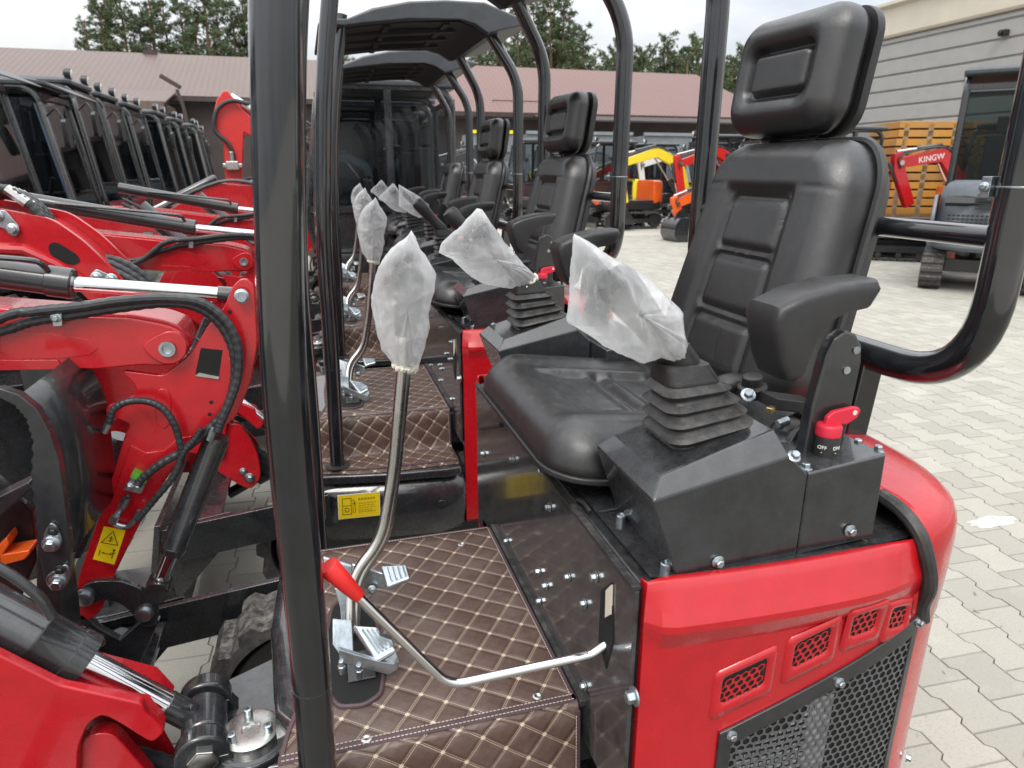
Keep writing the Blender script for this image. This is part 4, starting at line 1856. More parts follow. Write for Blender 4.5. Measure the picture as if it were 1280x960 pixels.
def bucket(parent, c, s=1.0, teeth=4, w=.42):
    c = V(c)
    mb = MB()
    pr = [(-.02, .17), (.12, .16), (.19, .06), (.19, -.08), (.12, -.20), (.0, -.26), (-.16, -.25), (-.25, -.18)]
    inner = [(x * .86 - .01, z * .86 + .012) for x, z in pr]
    ring = [V((c.x + x * s, 0, c.z + z * s)) for x, z in pr + inner[::-1]]
    mb.prism([V((p.x, c.y - w * s / 2, p.z)) + BASE for p in ring], (0, w * s, 0))
    for sg in (-1, 1):
        mb.prism([V((c.x + x * s, c.y + sg * w * s / 2 - .012, c.z + z * s)) + BASE for x, z in pr], (0, .024, 0))
    o = out('bucket', mb, BLK, parent, bevel=.006)
    mb = MB()
    for i in range(teeth):
        y = c.y + (i / (teeth - 1) - .5) * w * s * .92
        mb.loft([[V((c.x + x * s, y + dy, c.z + z * s)) + BASE for dy, x, z in q] for q in (((-.02, -.22, -.17), (.02, -.22, -.17), (.02, -.24, -.20), (-.02, -.24, -.20)), ((-.012, -.34, -.115), (.012, -.34, -.115), (.012, -.345, -.125), (-.012, -.345, -.125)))])
    out('bucket_teeth', mb, SATIN, o)
    mb = MB()
    for sg in (-.09, .09):
        mb.prism([V((c.x + x * s, c.y + sg * s - .012, c.z + z * s)) + BASE for x, z in ((-.04, .15), (-.03, .27), (.03, .29), (.12, .22), (.15, .13))], (0, .024, 0))
    out('bucket_ears', mb, BLK, o)
    return o


def cab(parent, mframe=BLK, visor=True, curtain=False, lamps=True, h=2.45, guard=False, glass=None):
    glass = glass or GLASS
    y0, y1 = -.50, .50
    side = [(-.62, .80), (.80, .80), (.86, 1.15), (.68, h - .13), (.56, h - .04), (-.50, h - .04), (-.62, h - .14)]
    fr = None
    for y in (y0, y1):
        mb = MB()
        path = fillet([Lp((x, y, z)) for x, z in side + side[:1]], .10, 4)
        mb.tube(path[:-1], .036, 8, closed=True)
        mb.beam(Lp((.02, y, .8)), Lp((.02, y, h - .06)), .07, .06, up=(0, 1, 0))
        mb.beam(Lp((-.6, y, 1.22)), Lp((.84, y, 1.22)), .06, .06, up=(0, 1, 0))
        mb.poly([Lp((x, y, z)) for x, z in ((-.60, .80), (.80, .80), (.85, 1.2), (-.60, 1.2))])
        o = out('cab_side_frame', mb, mframe, parent)
        mb = MB()
        for q in (((.05, 1.25), (.80, 1.25), (.65, h - .17), (.55, h - .08), (.05, h - .08)), ((-.58, 1.25), (-.01, 1.25), (-.01, h - .08), (-.50, h - .08), (-.58, h - .17))):
            mb.poly([Lp((x, y, z)) for x, z in q])
        out('side_window', mb, glass, o)
    mb = MB()
    for (x, z) in ((-.62, .85), (.80, .82), (.86, 1.15), (.68, h - .13), (-.62, h - .16)):
        mb.beam(Lp((x, y0, z)), Lp((x, y1, z)), .06, .06)
    mb.poly([Lp((x, y, z)) for x, y, z in ((.80, y0, .82), (.80, y1, .82), (.86, y1, 1.15), (.86, y0, 1.15))])
    mb.poly([Lp((x, y, z)) for x, y, z in ((-.62, y0, .82), (-.62, y1, .82), (-.62, y1, 1.25), (-.62, y0, 1.25))])
    fo = out('cab_cross_frame', mb, mframe, parent)
    mb = MB()
    mb.poly([Lp((x, y, z)) for x, y, z in ((.86, y0 + .03, 1.18), (.86, y1 - .03, 1.18), (.68, y1 - .03, h - .15), (.68, y0 + .03, h - .15))])
    mb.poly([Lp((x, y, z)) for x, y, z in ((-.625, y0 + .03, 1.25), (-.625, y1 - .03, 1.25), (-.625, y1 - .03, h - .18), (-.625, y0 + .03, h - .18))])
    out('windscreen', mb, GLASS2 if guard else glass, fo)
    mb = MB()
    mb.loft([[Lp((x * k + .0, y * k, z)) for x, y in [(-.68, -.55), (.60, -.55), (.68, -.47), (.68, .47), (.60, .55), (-.68, .55)]] for k, z in ((.95, h - .04), (1, h - .02), (1, h + .02), (.93, h + .05), (.8, h + .06))])
    rf = out('cab_roof', mb, GREY2, parent, bevel=.01)
    if visor:
        mb = MB()
        mb.loft([[Lp((x, y, z + dz)) for x, z, dz in ((.56, h + .04, 0), (.78, h + .01, 0), (1.02, h - .10, 0), (1.02, h - .115, 0), (.76, h - .02, 0), (.56, h - .0, 0))] for y in (-.56, .56)])
        out('roof_visor', mb, GREY2, rf, bevel=.006)
    if lamps:
        for y in (-.36, .36):
            mb = MB()
            mb.lathe(Lp((.64, y, h + .11)), (1, 0, -.1), [(-.06, .03), (-.04, .06), (.03, .07), (.035, .06)], 14)
            lm = out('work_lamp', mb, BPLAS, rf)
            mb = MB()
            mb.lathe(Lp((.675, y, h + .108)), (1, 0, -.1), [(0, .058), (.008, .04), (.01, .002)], 14)
            out('lamp_lens', mb, LENS, lm)
    mb = MB()
    mb.tube(fillet([Lp((.72, -.53, h - .35)), Lp((.86, -.62, h - .25)), Lp((.94, -.66, h - .42))], .05), .012, 8)
    mb.loft([[Lp((.94 + dx, -.66 + y, h - .52 + z)) for y, z in rrect(.17, .30, .05, 4)] for dx in (-.03, .02)])
    out('wing_mirror', mb, BPLAS, parent, bevel=.01)
    mb = MB()
    mb.beam(Lp((.70, -.545, h - .20)), Lp((.86, -.545, 1.18)), .030, .030)
    out('grab_bar', mb, STEEL, parent)
    if curtain:
        for yy in (y0 + .05, y1 - .05):
            mb = MB()
            mb.grid(lambda u_, v_: Lp((-.02 - .50 * (.35 + .65 * abs(v_ - .52) * 2) * (u_ - .5) - .28, yy + .02 * sin(u_ * 30), 1.28 + (h - 1.42) * v_)), 30, 10)
            out('curtain', mb, FABR, parent)
        mb = MB()
        mb.grid(lambda u_, v_: Lp((.78 - .17 * v_ + .012 * sin(u_ * 44), -.46 + .30 * (u_ - .0) * (.45 + .55 * abs(v_ - .45) * 2), 1.22 + (h - 1.42) * v_)), 40, 10)
        out('curtain', mb, FABR, parent)
    if guard:
        mb = MB()
        for z in (1.5, 1.62):
            mb.tube(fillet([Lp((.82, -.5, z)), Lp((1.0, -.5, z)), Lp((1.0, -.2, z)), Lp((.82, -.2, z))], .04), .012, 8)
        out('lamp_guard', mb, BLK, parent)
    mb = MB()
    mb.box(Lp((-.15, 0, 1.18)), (.46, .48, .14))
    mb.box(Lp((-.38, 0, 1.52)), (.12, .44, .60))
    mb.box(Lp((-.40, 0, 1.93)), (.10, .28, .18))
    for y in (-.32, .32):
        mb.box(Lp((.0, y, 1.2)), (.5, .14, .2))
        mb.cyl(Lp((.15, y, 1.25)), Lp((.22, y, 1.5)), .03, n=8)
    out('driver_seat', mb, LEATH, parent, bevel=.03)


def body(parent, m, m2=SATIN, tracks=True, tw=.24):
    mb = MB()
    pl = [(.78, -.55), (.78, .55), (-.45, .60), (-.80, .52), (-1.0, .30), (-1.06, 0), (-1.0, -.30), (-.80, -.52), (-.45, -.60)]
    rings = [[Lp((x * k, y * k, z)) for x, y in pl] for k, z in ((.95, .50), (1, .54), (1, .74), (.98, .78))]
    mb.loft(rings)
    out('slew_platform', mb, m2, parent, bevel=.01)
    mb = MB()
    pl = [(-.58, -.56), (-.58, .56), (-.80, .50), (-.98, .30), (-1.05, 0), (-.98, -.30), (-.80, -.50)]
    rings = [[Lp((-.6 + (x + .6) * k, y * k, z)) for x, y in pl] for k, z in ((.97, .66), (1.03, .70), (1.03, .92), (1, .96), (1.0, 1.20), (.93, 1.28), (.8, 1.31))]
    mb.loft(rings)
    cwo = out('counterweight', mb, m, parent, bevel=.01)
    mb = MB()
    for k in range(6):
        mb.box(Lp((-1.063, 0, 1.0 + .03 * k)), (.012, .42, .014))
    out('vent_louvres', mb, BPLAS, cwo)
    if tracks:
        for ys in ((-.62, -.62 + tw), (.62 - tw, .62)):
            pass
        b = BASE.copy()
        add_tracks_local(parent, -.62, .72, ((-.64, -.64 + tw), (.64 - tw, .64)))
        mb = MB()
        mb.box(Lp((0, 0, .28)), (.9, .8, .16))
        mb.lathe(Lp((0, 0, .34)), (0, 0, 1), [(0, .3), (.16, .3)], 20)
        out('undercarriage', mb, SATIN, parent, bevel=.01)
        mb = MB()
        mb.loft([[Lp((1.15 + dx, y, z)) for dx, z in ((.0, .03), (.05, .12), (.055, .22), (.02, .33), (.0, .33), (.03, .22), (.025, .12), (-.02, .04))] for y in (-.66, .66)])
        for y in (-.3, .3):
            mb.beam(Lp((1.16, y, .2)), Lp((.4, y, .24)), .05, .1)
        out('dozer_blade', mb, SATIN, parent)


def add_tracks_local(parent, x0, x1, ys, r=.21, zc=.235):
    for y0, y1 in ys:
        mb = MB()
        track(mb, x0, x1, y0, y1, r, zc)
        bmesh.ops.translate(mb.bm, verts=mb.bm.verts, vec=BASE)
        t = out('crawler_track', mb, TRK, parent, ang=20)
        mb = MB()
        for xx, rr in ((x0, r - .035), (x1, r - .03)):
            mb.lathe(Lp((xx, y0 + .015, zc)), (0, 1, 0), [(0, rr * .55), (0, rr * .95), (.02, rr), (y1 - y0 - .05, rr), (y1 - y0 - .03, rr * .95), (y1 - y0 - .03, rr * .5)], 18)
        for i in range(3):
            mb.lathe(Lp((x0 + (x1 - x0) * (i + 1) / 4, y0 + .02, .11)), (0, 1, 0), [(0, .05), (y1 - y0 - .04, .05)], 12)
        mb.box(Lp(((x0 + x1) / 2, (y0 + y1) / 2, zc - .02)), (x1 - x0 - .1, (y1 - y0) * .6, .12))
        out('track_frame', mb, SATIN, t)


def armset(parent, m, boom, stick, bk=None, w=.15, bs=1.0, hb=(.10, .15, .13, .09), hs=(.07, .11, .09, .06)):
    """boom and stick from local (x, z) polylines; rams and bucket follow"""
    mb = MB()
    plate(mb, strip(boom, hb[:len(boom)]), 0, w)
    bo = out('boom', mb, m, parent, bevel=.012)
    mb = MB()
    for p in (boom[0], boom[-1]):
        mb.cyl(Lp((p[0], -w / 2 - .04, p[1])), Lp((p[0], w / 2 + .04, p[1])), .045, n=14)
    out('pin', mb, STEEL, bo)
    mb = MB()
    plate(mb, strip(stick, hs[:len(stick)]), 0, w * .86)
    so = out('stick', mb, m, parent, bevel=.01)
    k = len(boom) // 2
    cylinder(parent, (boom[0][0] + .12, boom[0][1] - .12), (boom[k][0] + .04, boom[k][1] - .15), 0, .045)
    cylinder(parent, (boom[k][0] + .02, boom[k][1] + .17), (stick[0][0], stick[0][1] + .02), 0, .042)
    mb = MB()
    for s in (-1, 1):
        q = [Lp((x, s * w * .55, z + .13)) for x, z in boom[1:]] + [Lp((stick[1][0], s * w * .55, stick[1][1]))]
        mb.tube(spline(q, 6), .016, 8)
    out('hydraulic_hose', mb, HOSE, bo)
    e = stick[-1]
    cylinder(parent, (stick[0][0] + (.12 if e[0] > 0 else .1), stick[0][1] - .18), (e[0] + .14, e[1] + .16), 0, .036)
    if bk is not None:
        bucket(parent, (e[0] + bk[0], 0, e[1] + bk[1]), bs)
    return bo


# ---------------------------------------------------------------- facing row on the left: booms reach toward the near row
YB = 1.66
om = thing('mini_excavator', 'facing red mini excavator with yellow warning label on its arm, beside the nearest post', 'mini excavator', (-3.75, YB, 0), 'red mini excavators in the facing row')
body(om, RED)
cab(om, visor=True)
y = 1.60
mb = MB()
stick = [(302, 348), (311, 350), (318, 358), (322, 430), (313, 479), (296, 521), (276, 538), (252, 552), (228, 572), (205, 603), (184, 637), (160, 684), (141, 723), (127, 764), (108, 778), (86, 768),
         (100, 715), (130, 628), (157, 541), (163, 530), (131, 518), (133, 508), (150, 503), (171, 492), (168, 480), (150, 463), (205, 470), (240, 440), (262, 404), (280, 385), (291, 357)]
stick = rp(stick, 9)
mb.prism(xz(stick, y), (0, .016, 0))
inner = [(300, 372), (312, 372), (314, 430), (305, 475), (285, 515), (240, 540), (200, 590), (172, 640), (128, 735), (108, 770), (92, 762), (140, 625), (180, 500), (230, 465), (272, 405)]
mb.prism(xz(inner, y + .014), (0, .10, 0))
mb.prism(xz(stick, y + .112), (0, .016, 0))
so = out('stick', mb, RED, om, bevel=.003)
mb = MB()      # pressed stiffener plate and lower edge flange
mb.prism(xz(rp([(193, 500), (198, 486), (209, 486), (214, 498), (214, 528), (205, 538), (195, 530)], 7), y - .0025), (0, .004, 0))
mb.prism(xz([(163, 556), (183, 566), (205, 563), (222, 548), (240, 545), (232, 566), (205, 601), (184, 635), (160, 682), (143, 712), (117, 690)], y - .005), (0, .006, 0))
out('stiffener', mb, RED, so, bevel=.002)
mb = MB()
mb.prism(xz([(251, 435), (278, 438), (273, 473), (244, 468)], y - .0015), (0, .003, 0))
out('plate_cutout', mb, DARKV, so)
mb = MB()
q = xz([(249, 466), (274, 471), (273, 474), (244, 470)], y - .004)
mb.prism(q, (0, .004, 0))
out('cutout_edge', mb, STEEL, so)
mb = MB()
boom = [(-1400, 640), (-1000, 470), (-600, 372), (-350, 366), (0, 391), (75, 396), (160, 398), (205, 406), (228, 415), (236, 434), (228, 452), (205, 458), (180, 456), (120, 462), (78, 461), (0, 463), (-300, 455), (-560, 470), (-900, 590), (-1250, 740)]
boom = rp(boom, 10)
mb.prism(xz(boom, y - .012), (0, .014, 0))
mb.prism(xz([(a, b - 6 if b < 430 else b) for a, b in boom], y + .002), (0, .12, 0))
bo = out('boom', mb, RED, om, bevel=.004)
mb = MB()
mb.prism(xz([(0, 450), (72, 450), (80, 462), (60, 462), (0, 463)], y - .016), (0, .006, 0))
mb.prism(xz(rp([(176, 433), (190, 422), (210, 413), (226, 417), (235, 430), (232, 446), (220, 455), (204, 456), (188, 447)], 8), y - .024), (0, .014, 0))
mb.prism(xz([(0, 412), (60, 416), (110, 424), (122, 436), (112, 444), (78, 448), (0, 450)], y - .0135), (0, .002, 0))
out('boom_boss', mb, RED, bo, bevel=.003)
for px, py, r in ((210, 435, .021), (302, 370, .014)):
    mb = MB()
    c = at(px, py, y=y - .02)
    mb.lathe(c + V((0, .01, 0)), (0, -1, 0), [(0, r * 1.1), (.012, r * 1.1), (.014, r * .8), (.022, r * .8), (.022, r * .5), (.014, r * .45)], 20)
    out('pin', mb, ZINC, bo)
for px, py in ((287, 390), (264, 503), (262, 518)):
    mb = MB()
    c = at(px, py, y=y - .001)
    mb.cyl(c, c + V((0, .004, 0)), .0045, n=10)
    out('grease_hole', mb, DARKV, so)
# arm ram on top of the boom
mb = MB()
a, b = at(-420, 285, y=1.66), at(93, 355, y=1.66)
d = b - a
mb.lathe(a, d, [(0, .030), (d.length - .05, .030), (d.length - .048, .033), (d.length - .004, .033), (d.length, .030)], 24)
rm = out('arm_cylinder', mb, SATIN, om)
c = at(302, 370, y=1.66)
mb = MB()
mb.cyl(b, c, .0165, n=20)
out('cylinder_rod', mb, CHROME, rm)
mb = MB()
dd = (c - b).normalized()
mb.cyl(c - dd * .05, c - dd * .01, .019, n=16)
mb.lathe(c - V((0, .05, 0)), (0, 1, 0), [(0, .026), (.10, .026)], 18)
out('rod_eye', mb, BLK, rm)
mb = MB()
mb.tube(fillet([at(-300, 300, y=1.62), at(0, 322, y=1.62), at(48, 326, y=1.62), at(62, 340, y=1.64), at(63, 349, y=1.66)], .03), .006, 8)
out('hydraulic_pipe', mb, BLK, rm)
# hoses
def hose(parent, pix, ys, r=.0095, name='hydraulic_hose', wrap=True):
    q = [at(a, b, y=yy) for (a, b), yy in zip(pix, ys)]
    s = spline(q, 14)
    mb = MB()
    n = len(s)
    mb.tube(s, [r * (1 + (.10 * (1 if (i // 2) % 2 else 0) if wrap else 0)) for i in range(n)], 10)
    return out(name, mb, HOSE, parent)


h = hose(bo, [(-420, 330), (-120, 440), (0, 414), (40, 402), (90, 394), (150, 385), (205, 379), (245, 384), (275, 405), (292, 440), (293, 475), (283, 510), (262, 535), (230, 562), (200, 580), (178, 598), (172, 606)], [1.6] + [1.575] * 12 + [1.57] * 4)
h2 = hose(bo, [(-420, 350), (-120, 455), (0, 398), (45, 389), (95, 384), (150, 376), (205, 373), (250, 378), (281, 400), (297, 432), (297, 470), (288, 500), (276, 528), (272, 540)], [1.6] + [1.56] * 13)
hose(so, [(136, 530), (142, 512), (160, 502), (185, 502), (205, 512), (219, 533), (226, 560), (226, 575), (215, 598), (195, 622), (180, 640), (172, 650)], [1.565] * 12, .0075)
hose(so, [(225, 575), (232, 562), (244, 548), (252, 535)], [1.56] * 4, .006)
mb = MB()
q = xz([(63, 385), (77, 384), (78, 408), (66, 409)], 1.562)
mb.prism(q, (0, .03, 0))
cl_ = out('hose_clamp', mb, ZINC, bo, bevel=.002)
mb = MB()
mb.bolt(at(70, 397, y=1.561), (0, -1, 0), .008)
out('bolt', mb, ZINC, cl_)
mb = MB()
q = xz([(166, 594), (183, 602), (176, 618), (153, 612)], 1.568)
mb.prism(q, (0, .032, 0))
cl2 = out('hose_clamp', mb, ZINC, so, bevel=.002)
mb = MB()
mb.prism(xz([(165, 591), (184, 600), (182, 604), (163, 597)], 1.566), (0, .034, 0))
out('clamp_insert', mb, GREEN, cl2)
for px, py in ((162, 608), (172, 609)):
    mb = MB()
    mb.bolt(at(px, py, y=1.567), (0, -1, 0), .007)
    out('bolt', mb, ZINC, cl2)
mb = MB()
P16 = lambda a, b, yy=1.585: at(a, b, y=yy)
mb.tube(fillet([P16(161, 618), P16(152, 636), P16(140, 652), P16(148, 657), P16(160, 659), P16(168, 650), P16(175, 640)], .015), .0062, 10)
for a, b in (((158, 622), (153, 634)), ((145, 645), (140, 654)), ((140, 522), (130, 540)), ((268, 533), (262, 550)), ((176, 639), (171, 648))):
    mb.cyl(P16(*a, 1.57), P16(*b, 1.57), .0088, n=8)
out('hose_fitting', mb, ZINC, so)
# bucket ram, second ram, links
for pix, r, yy in ((((272, 545), (215, 690)), .0285, 1.60), (((150, 545), (92, 690)), .030, 1.83)):
    a, b = [at(*p, y=yy) for p in pix]
    d = b - a
    mb = MB()
    mb.lathe(a, d, [(0, .026), (.015, r), (d.length - .02, r), (d.length - .018, r * 1.04), (d.length, r * .95)], 22)
    o = out('bucket_cylinder', mb, BLK, om)
    mb = MB()
    e = b + d.normalized() * .10
    mb.cyl(b, e, r * .55, n=16)
    out('cylinder_rod', mb, CHROME, o)
    mb = MB()
    mb.lathe(e + V((0, -.03, 0)), (0, 1, 0), [(0, .028), (.06, .028)], 16)
    mb.cyl(e - d.normalized() * .03, e, .02, n=12)
    out('rod_eye', mb, BLK, o)
for yy in (1.585, 1.74):
    mb = MB()
    mb.prism(xz(rp([(98, 742), (104, 732), (118, 727), (150, 726), (175, 735), (193, 752), (200, 768), (194, 783), (181, 785), (171, 775), (160, 762), (145, 752), (128, 750), (116, 755), (104, 755)], 7), yy), (0, .016, 0))
    lk = out('bucket_link', mb, BLK, om, bevel=.003)
    if yy < 1.6:
        for px, py in ((106, 746), (181, 766)):
            mb = MB()
            c = at(px, py, y=yy)
            mb.lathe(c, (0, -1, 0), [(0, .022), (.006, .022), (.006, .016), (.014, .016), (.015, .013)], 18)
            out('link_pin', mb, ZINC, lk)
mb = MB()
mb.prism(xz([(72, 790), (84, 770), (104, 768), (122, 785), (150, 800), (178, 775), (200, 775), (165, 850), (120, 870), (80, 850)], 1.60), (0, .02, 0))
mb.prism(xz([(72, 790), (84, 770), (104, 768), (122, 785), (150, 800), (178, 775), (200, 775), (165, 850), (120, 870), (80, 850)], 1.74), (0, .02, 0))
mb.cyl(at(150, 800, y=1.62), at(150, 800, y=1.74), .030)
mb.cyl(at(95, 785, y=1.595), at(95, 785, y=1.77), .022)
hk = out('quick_hitch', mb, BLK, om, bevel=.003)
mb = MB()
for px, py in ((92, 778), (124, 802)):
    mb.bolt(at(px, py, y=1.598), (0, -1, 0), .012)
out('hitch_bolt', mb, BRASS, hk)
# warning label on the stick
q = xz([(130, 658), (157, 663), (143, 706), (116, 699)], y - .0065)
mb = MB()
mb.prism(q, (0, .001, 0))
wl = out('warning_label', mb, LABY, so)
tl, tr, br, bl_ = q
F = frame4((tl + tr + br + bl_) / 4 + V((0, -.0012, 0)), tr - tl, tl - bl_)
W_, H_ = (tr - tl).length, (tl - bl_).length
mb = MB()


def ln(a, b, w=.0016):
    a, b = V((a[0] * W_, a[1] * H_, 0)), V((b[0] * W_, b[1] * H_, 0))
    t = (b - a).normalized() * w / 2
    n = V((-t.y, t.x, 0))
    mb.poly([F @ p for p in (a - t - n, b + t - n, b + t + n, a - t + n)])


for a, b in (((-.38, .05), (0, .43)), ((0, .43), (.38, .05)), ((.38, .05), (-.38, .05)), ((-.0, .12), (-.0, .28)), ((-.10, .22), (.08, .22)), ((-.08, .13), (.1, .16)),
             ((-.02, -.25), (-.22, -.25)), ((.04, -.25), (.22, -.25)), ((-.22, -.25), (-.14, -.22)), ((.22, -.25), (.14, -.22)), ((.28, -.36), (.28, -.14)), ((.22, -.2), (.36, -.2)), ((-.34, -.33), (-.34, -.17))):
    ln(a, b)
sheetc = F @ V((.28 * W_, -.11 * H_, 0))
mb.cyl(sheetc, sheetc + V((0, -.0003, 0)), .0026, n=10)
out('label_pictogram', mb, INK, wl, smooth=False)

OSTEP = V((.03, 1.5, 0))
setbase()
dup(om, V(om.location) + OSTEP, 0, 'second facing red mini excavator, its chrome arm ram just above the nearest stick head', skip=('warning_label', 'bolt', 'grease_hole'))
dup(om, V(om.location) + OSTEP * 2, 0, 'third facing red mini excavator, its ram partly hidden by the second one', skip=('warning_label', 'bolt', 'grease_hole'))
if False: dup(om, V(om.location) + OSTEP * 3, 0, 'fourth facing red mini excavator, mostly hidden behind the third ram', skip=('warning_label', 'bolt', 'grease_hole', 'hose_clamp'))

# boom sloping down to the right between the first and second ram
sl = thing('excavator_boom', 'slotted red boom with silver pin plates, sloping down right behind the nearest chrome ram', 'excavator boom', at(60, 330, y=2.45))
y = 2.45
mb = MB()
poly = [(-520, 330), (-250, 262), (-60, 250), (0, 261), (64, 273), (103, 300), (152, 347), (165, 372), (150, 395), (120, 385), (98, 362), (50, 336), (0, 318), (-80, 330), (-300, 420), (-520, 560)]
poly = rp(poly, 14)
mb.prism(xz(poly, y), (0, .018, 0))
mb.prism(xz([(a, b + (4 if b < 360 else 0)) for a, b in poly], y + .018), (0, .12, 0))
mb.prism(xz([(a + 22, b - 8) for a, b in poly], y + .14), (0, .018, 0))
out('boom_plate', mb, RED, sl, bevel=.004)
mb = MB()
path = xz([(-520, 300), (-250, 315), (-60, 308), (30, 312), (70, 330), (100, 350)], y - .012)
mb.tube(path, .016, 8)
out('edge_flange', mb, RED, sl)
mb = MB()
mb.prism(xz(rp([(60, 306), (68, 302), (78, 307), (96, 318), (101, 327), (92, 332), (76, 327), (62, 318)], 6), y - .002), (0, .003, 0))
out('slot', mb, DARKV, sl)
for pix in ([(-12, 265), (6, 262), (24, 283), (22, 290), (8, 287), (-12, 280)], [(113, 342), (120, 336), (142, 346), (146, 352), (134, 354), (118, 350)]):
    mb = MB()
    mb.prism(xz(rp(pix, 5), y - .007), (0, .006, 0))
    o = out('pin_plate', mb, ZINC, sl, bevel=.002)
    mb = MB()
    for px, py in ((pix[0][0] + 8, pix[0][1] + 5), (pix[3][0] - 6, pix[3][1] - 3)):
        mb.bolt(at(px, py, y=y - .008), (0, -1, 0), .015)
    out('bolt', mb, ZINC, o)
for k in range(4):
    hose(sl, [(-40 + 6 * k, 238 + 4 * k), (5 + 6 * k, 236 + 2 * k), (30 + 7 * k, 250 + 3 * k), (55 + 5 * k, 275 + 2 * k)], [y + .02 + .03 * k] * 4, .013)
for k in range(3):
    hose(sl, [(70 + 4 * k, 318), (100 + 6 * k, 326 - 3 * k), (130 + 10 * k, 335 - 4 * k), (165 + 9 * k, 352 - 2 * k), (190 + 9 * k, 375)], [y + .05 + .03 * k] * 5, .013)
mb = MB()
for k in range(4):
    a, b = at(8 + 6 * k, 236 + 2 * k, y=y + .02 + .03 * k), at(34 + 6 * k, 254 + 3 * k, y=y + .02 + .03 * k)
    mb.cyl(a, b, .017, n=8)
out('hose_fittings', mb, STEEL, sl)
mb = MB()
for x in (-1.9, -.9):
    mb.beam((x, y + .08, 0), (x, y + .08, 1.15), .12, .12)
    mb.box((x, y + .08, .03), (.5, .4, .06))
out('support_stand', mb, SATIN, sl, bevel=.005)

# black bucket / thumb plates at the left edge
y = 1.38
bt = thing('excavator_bucket', 'black upright bucket with serrated edge and silver pin plates at the left edge', 'excavator bucket', at(60, 760, y=y))
mb = MB()
edge = [(-30, 500), (0, 498), (20, 508), (38, 528), (46, 560), (50, 600), (50, 700), (54, 722), (70, 739), (84, 732), (88, 700), (80, 640), (76, 585), (66, 548), (56, 522), (36, 500), (10, 484), (-30, 480)]
full_ = [(-40, 505), (0, 498), (20, 508), (34, 524), (42, 552), (40, 600), (46, 650), (50, 700), (56, 726), (72, 738), (86, 726), (88, 690), (80, 620), (74, 575), (62, 540), (46, 512), (24, 494), (0, 486), (-40, 488)]
ser = []
for i, (a, b) in enumerate(full_):
    ser.append((a, b))
    if 2 <= i <= 6:
        a2, b2 = full_[i + 1]
        for k in range(1, 6):
            t = k / 6
            ser.append((a + (a2 - a) * t - (3 if k % 2 else 0), b + (b2 - b) * t))
mb.prism(xz(ser, y), (0, .025, 0))
out('side_plate', mb, SATIN, bt, bevel=.002)
mb = MB()
mb.prism(xz([(30, 492), (62, 480), (88, 500), (104, 535), (108, 580), (104, 640), (92, 690), (76, 640), (74, 590), (64, 545)], y + .12), (0, .025, 0))
out('side_plate', mb, SATIN, bt, bevel=.002)
mb = MB()
sh_ = [at(a, b, y=y + .02) for a, b in ((24, 494), (46, 512), (62, 540), (74, 575), (80, 620), (88, 690))]
mb.grid(lambda u_, v_: sh_[min(5, int(u_ * 5 + .001))] + V((.03 * v_, .22 * v_, .02 * v_)), 5, 2)
out('bucket_shell', mb, SATIN, bt, solid=.012)
for pix in ([(63, 653), (71, 658), (78, 676), (74, 688), (62, 690), (52, 682), (54, 668)], [(82, 705), (87, 712), (86, 730), (72, 740), (58, 733), (56, 722), (70, 712)]):
    mb = MB()
    mb.prism(xz(rp(pix, 6), y - .008), (0, .007, 0))
    o = out('pin_plate', mb, ZINC, bt, bevel=.002)
    mb = MB()
    cx, cy = sum(p[0] for p in pix) / 7, sum(p[1] for p in pix) / 7
    mb.bolt(at(cx - 1, cy + 6, y=y - .008), (0, -1, 0), .013)
    out('pin_bolt', mb, ZINC, o)
    mb = MB()
    mb.bolt(at(cx + 2, cy - 10, y=y - .008), (0, -1, 0), .008)
    out('grease_nipple', mb, BPLAS, o)
mb = MB()
for pix in ([(-10, 690), (8, 672), (12, 680), (-5, 708)], [(0, 694), (36, 688), (38, 692), (30, 700), (0, 708)]):
    mb.prism(xz(pix, y + .10), (0, .05, 0))
out('orange_tooth', mb, ORG_, bt, bevel=.003)
mb = MB()
mb.prism(xz([(-60, 560), (0, 600), (40, 640), (46, 700), (20, 760), (-60, 790)], y + .16), (0, .02, 0))
mb.prism(xz([(-40, 640), (36, 602), (42, 610), (-40, 680)], y + .08), (0, .05, 0))
out('bucket_back', mb, SATIN, bt, bevel=.004)
mb = MB()
q = at(20, 800, y=y + .1)
mb.prism([V((q.x - .05, y + .02, 0)), V((q.x + .07, y + .02, 0)), V((at(70, 738, y=y).x, y + .02, at(70, 738, y=y).z)), V((at(40, 690, y=y).x, y + .02, at(40, 690, y=y).z))], (0, .10, 0))
out('bucket_foot', mb, SATIN, bt, bevel=.004)
setbase()
p = at(22, 690, z=.0)
b2 = thing('excavator_bucket', 'large black digging bucket on the paving behind the serrated one at the left edge', 'excavator bucket', (p.x - .05, p.y + .10, 0))
bucket(b2, (0, 0, .50), 1.9, 4, .42)
b2.rotation_euler = (0, 0, .5)
setbase()

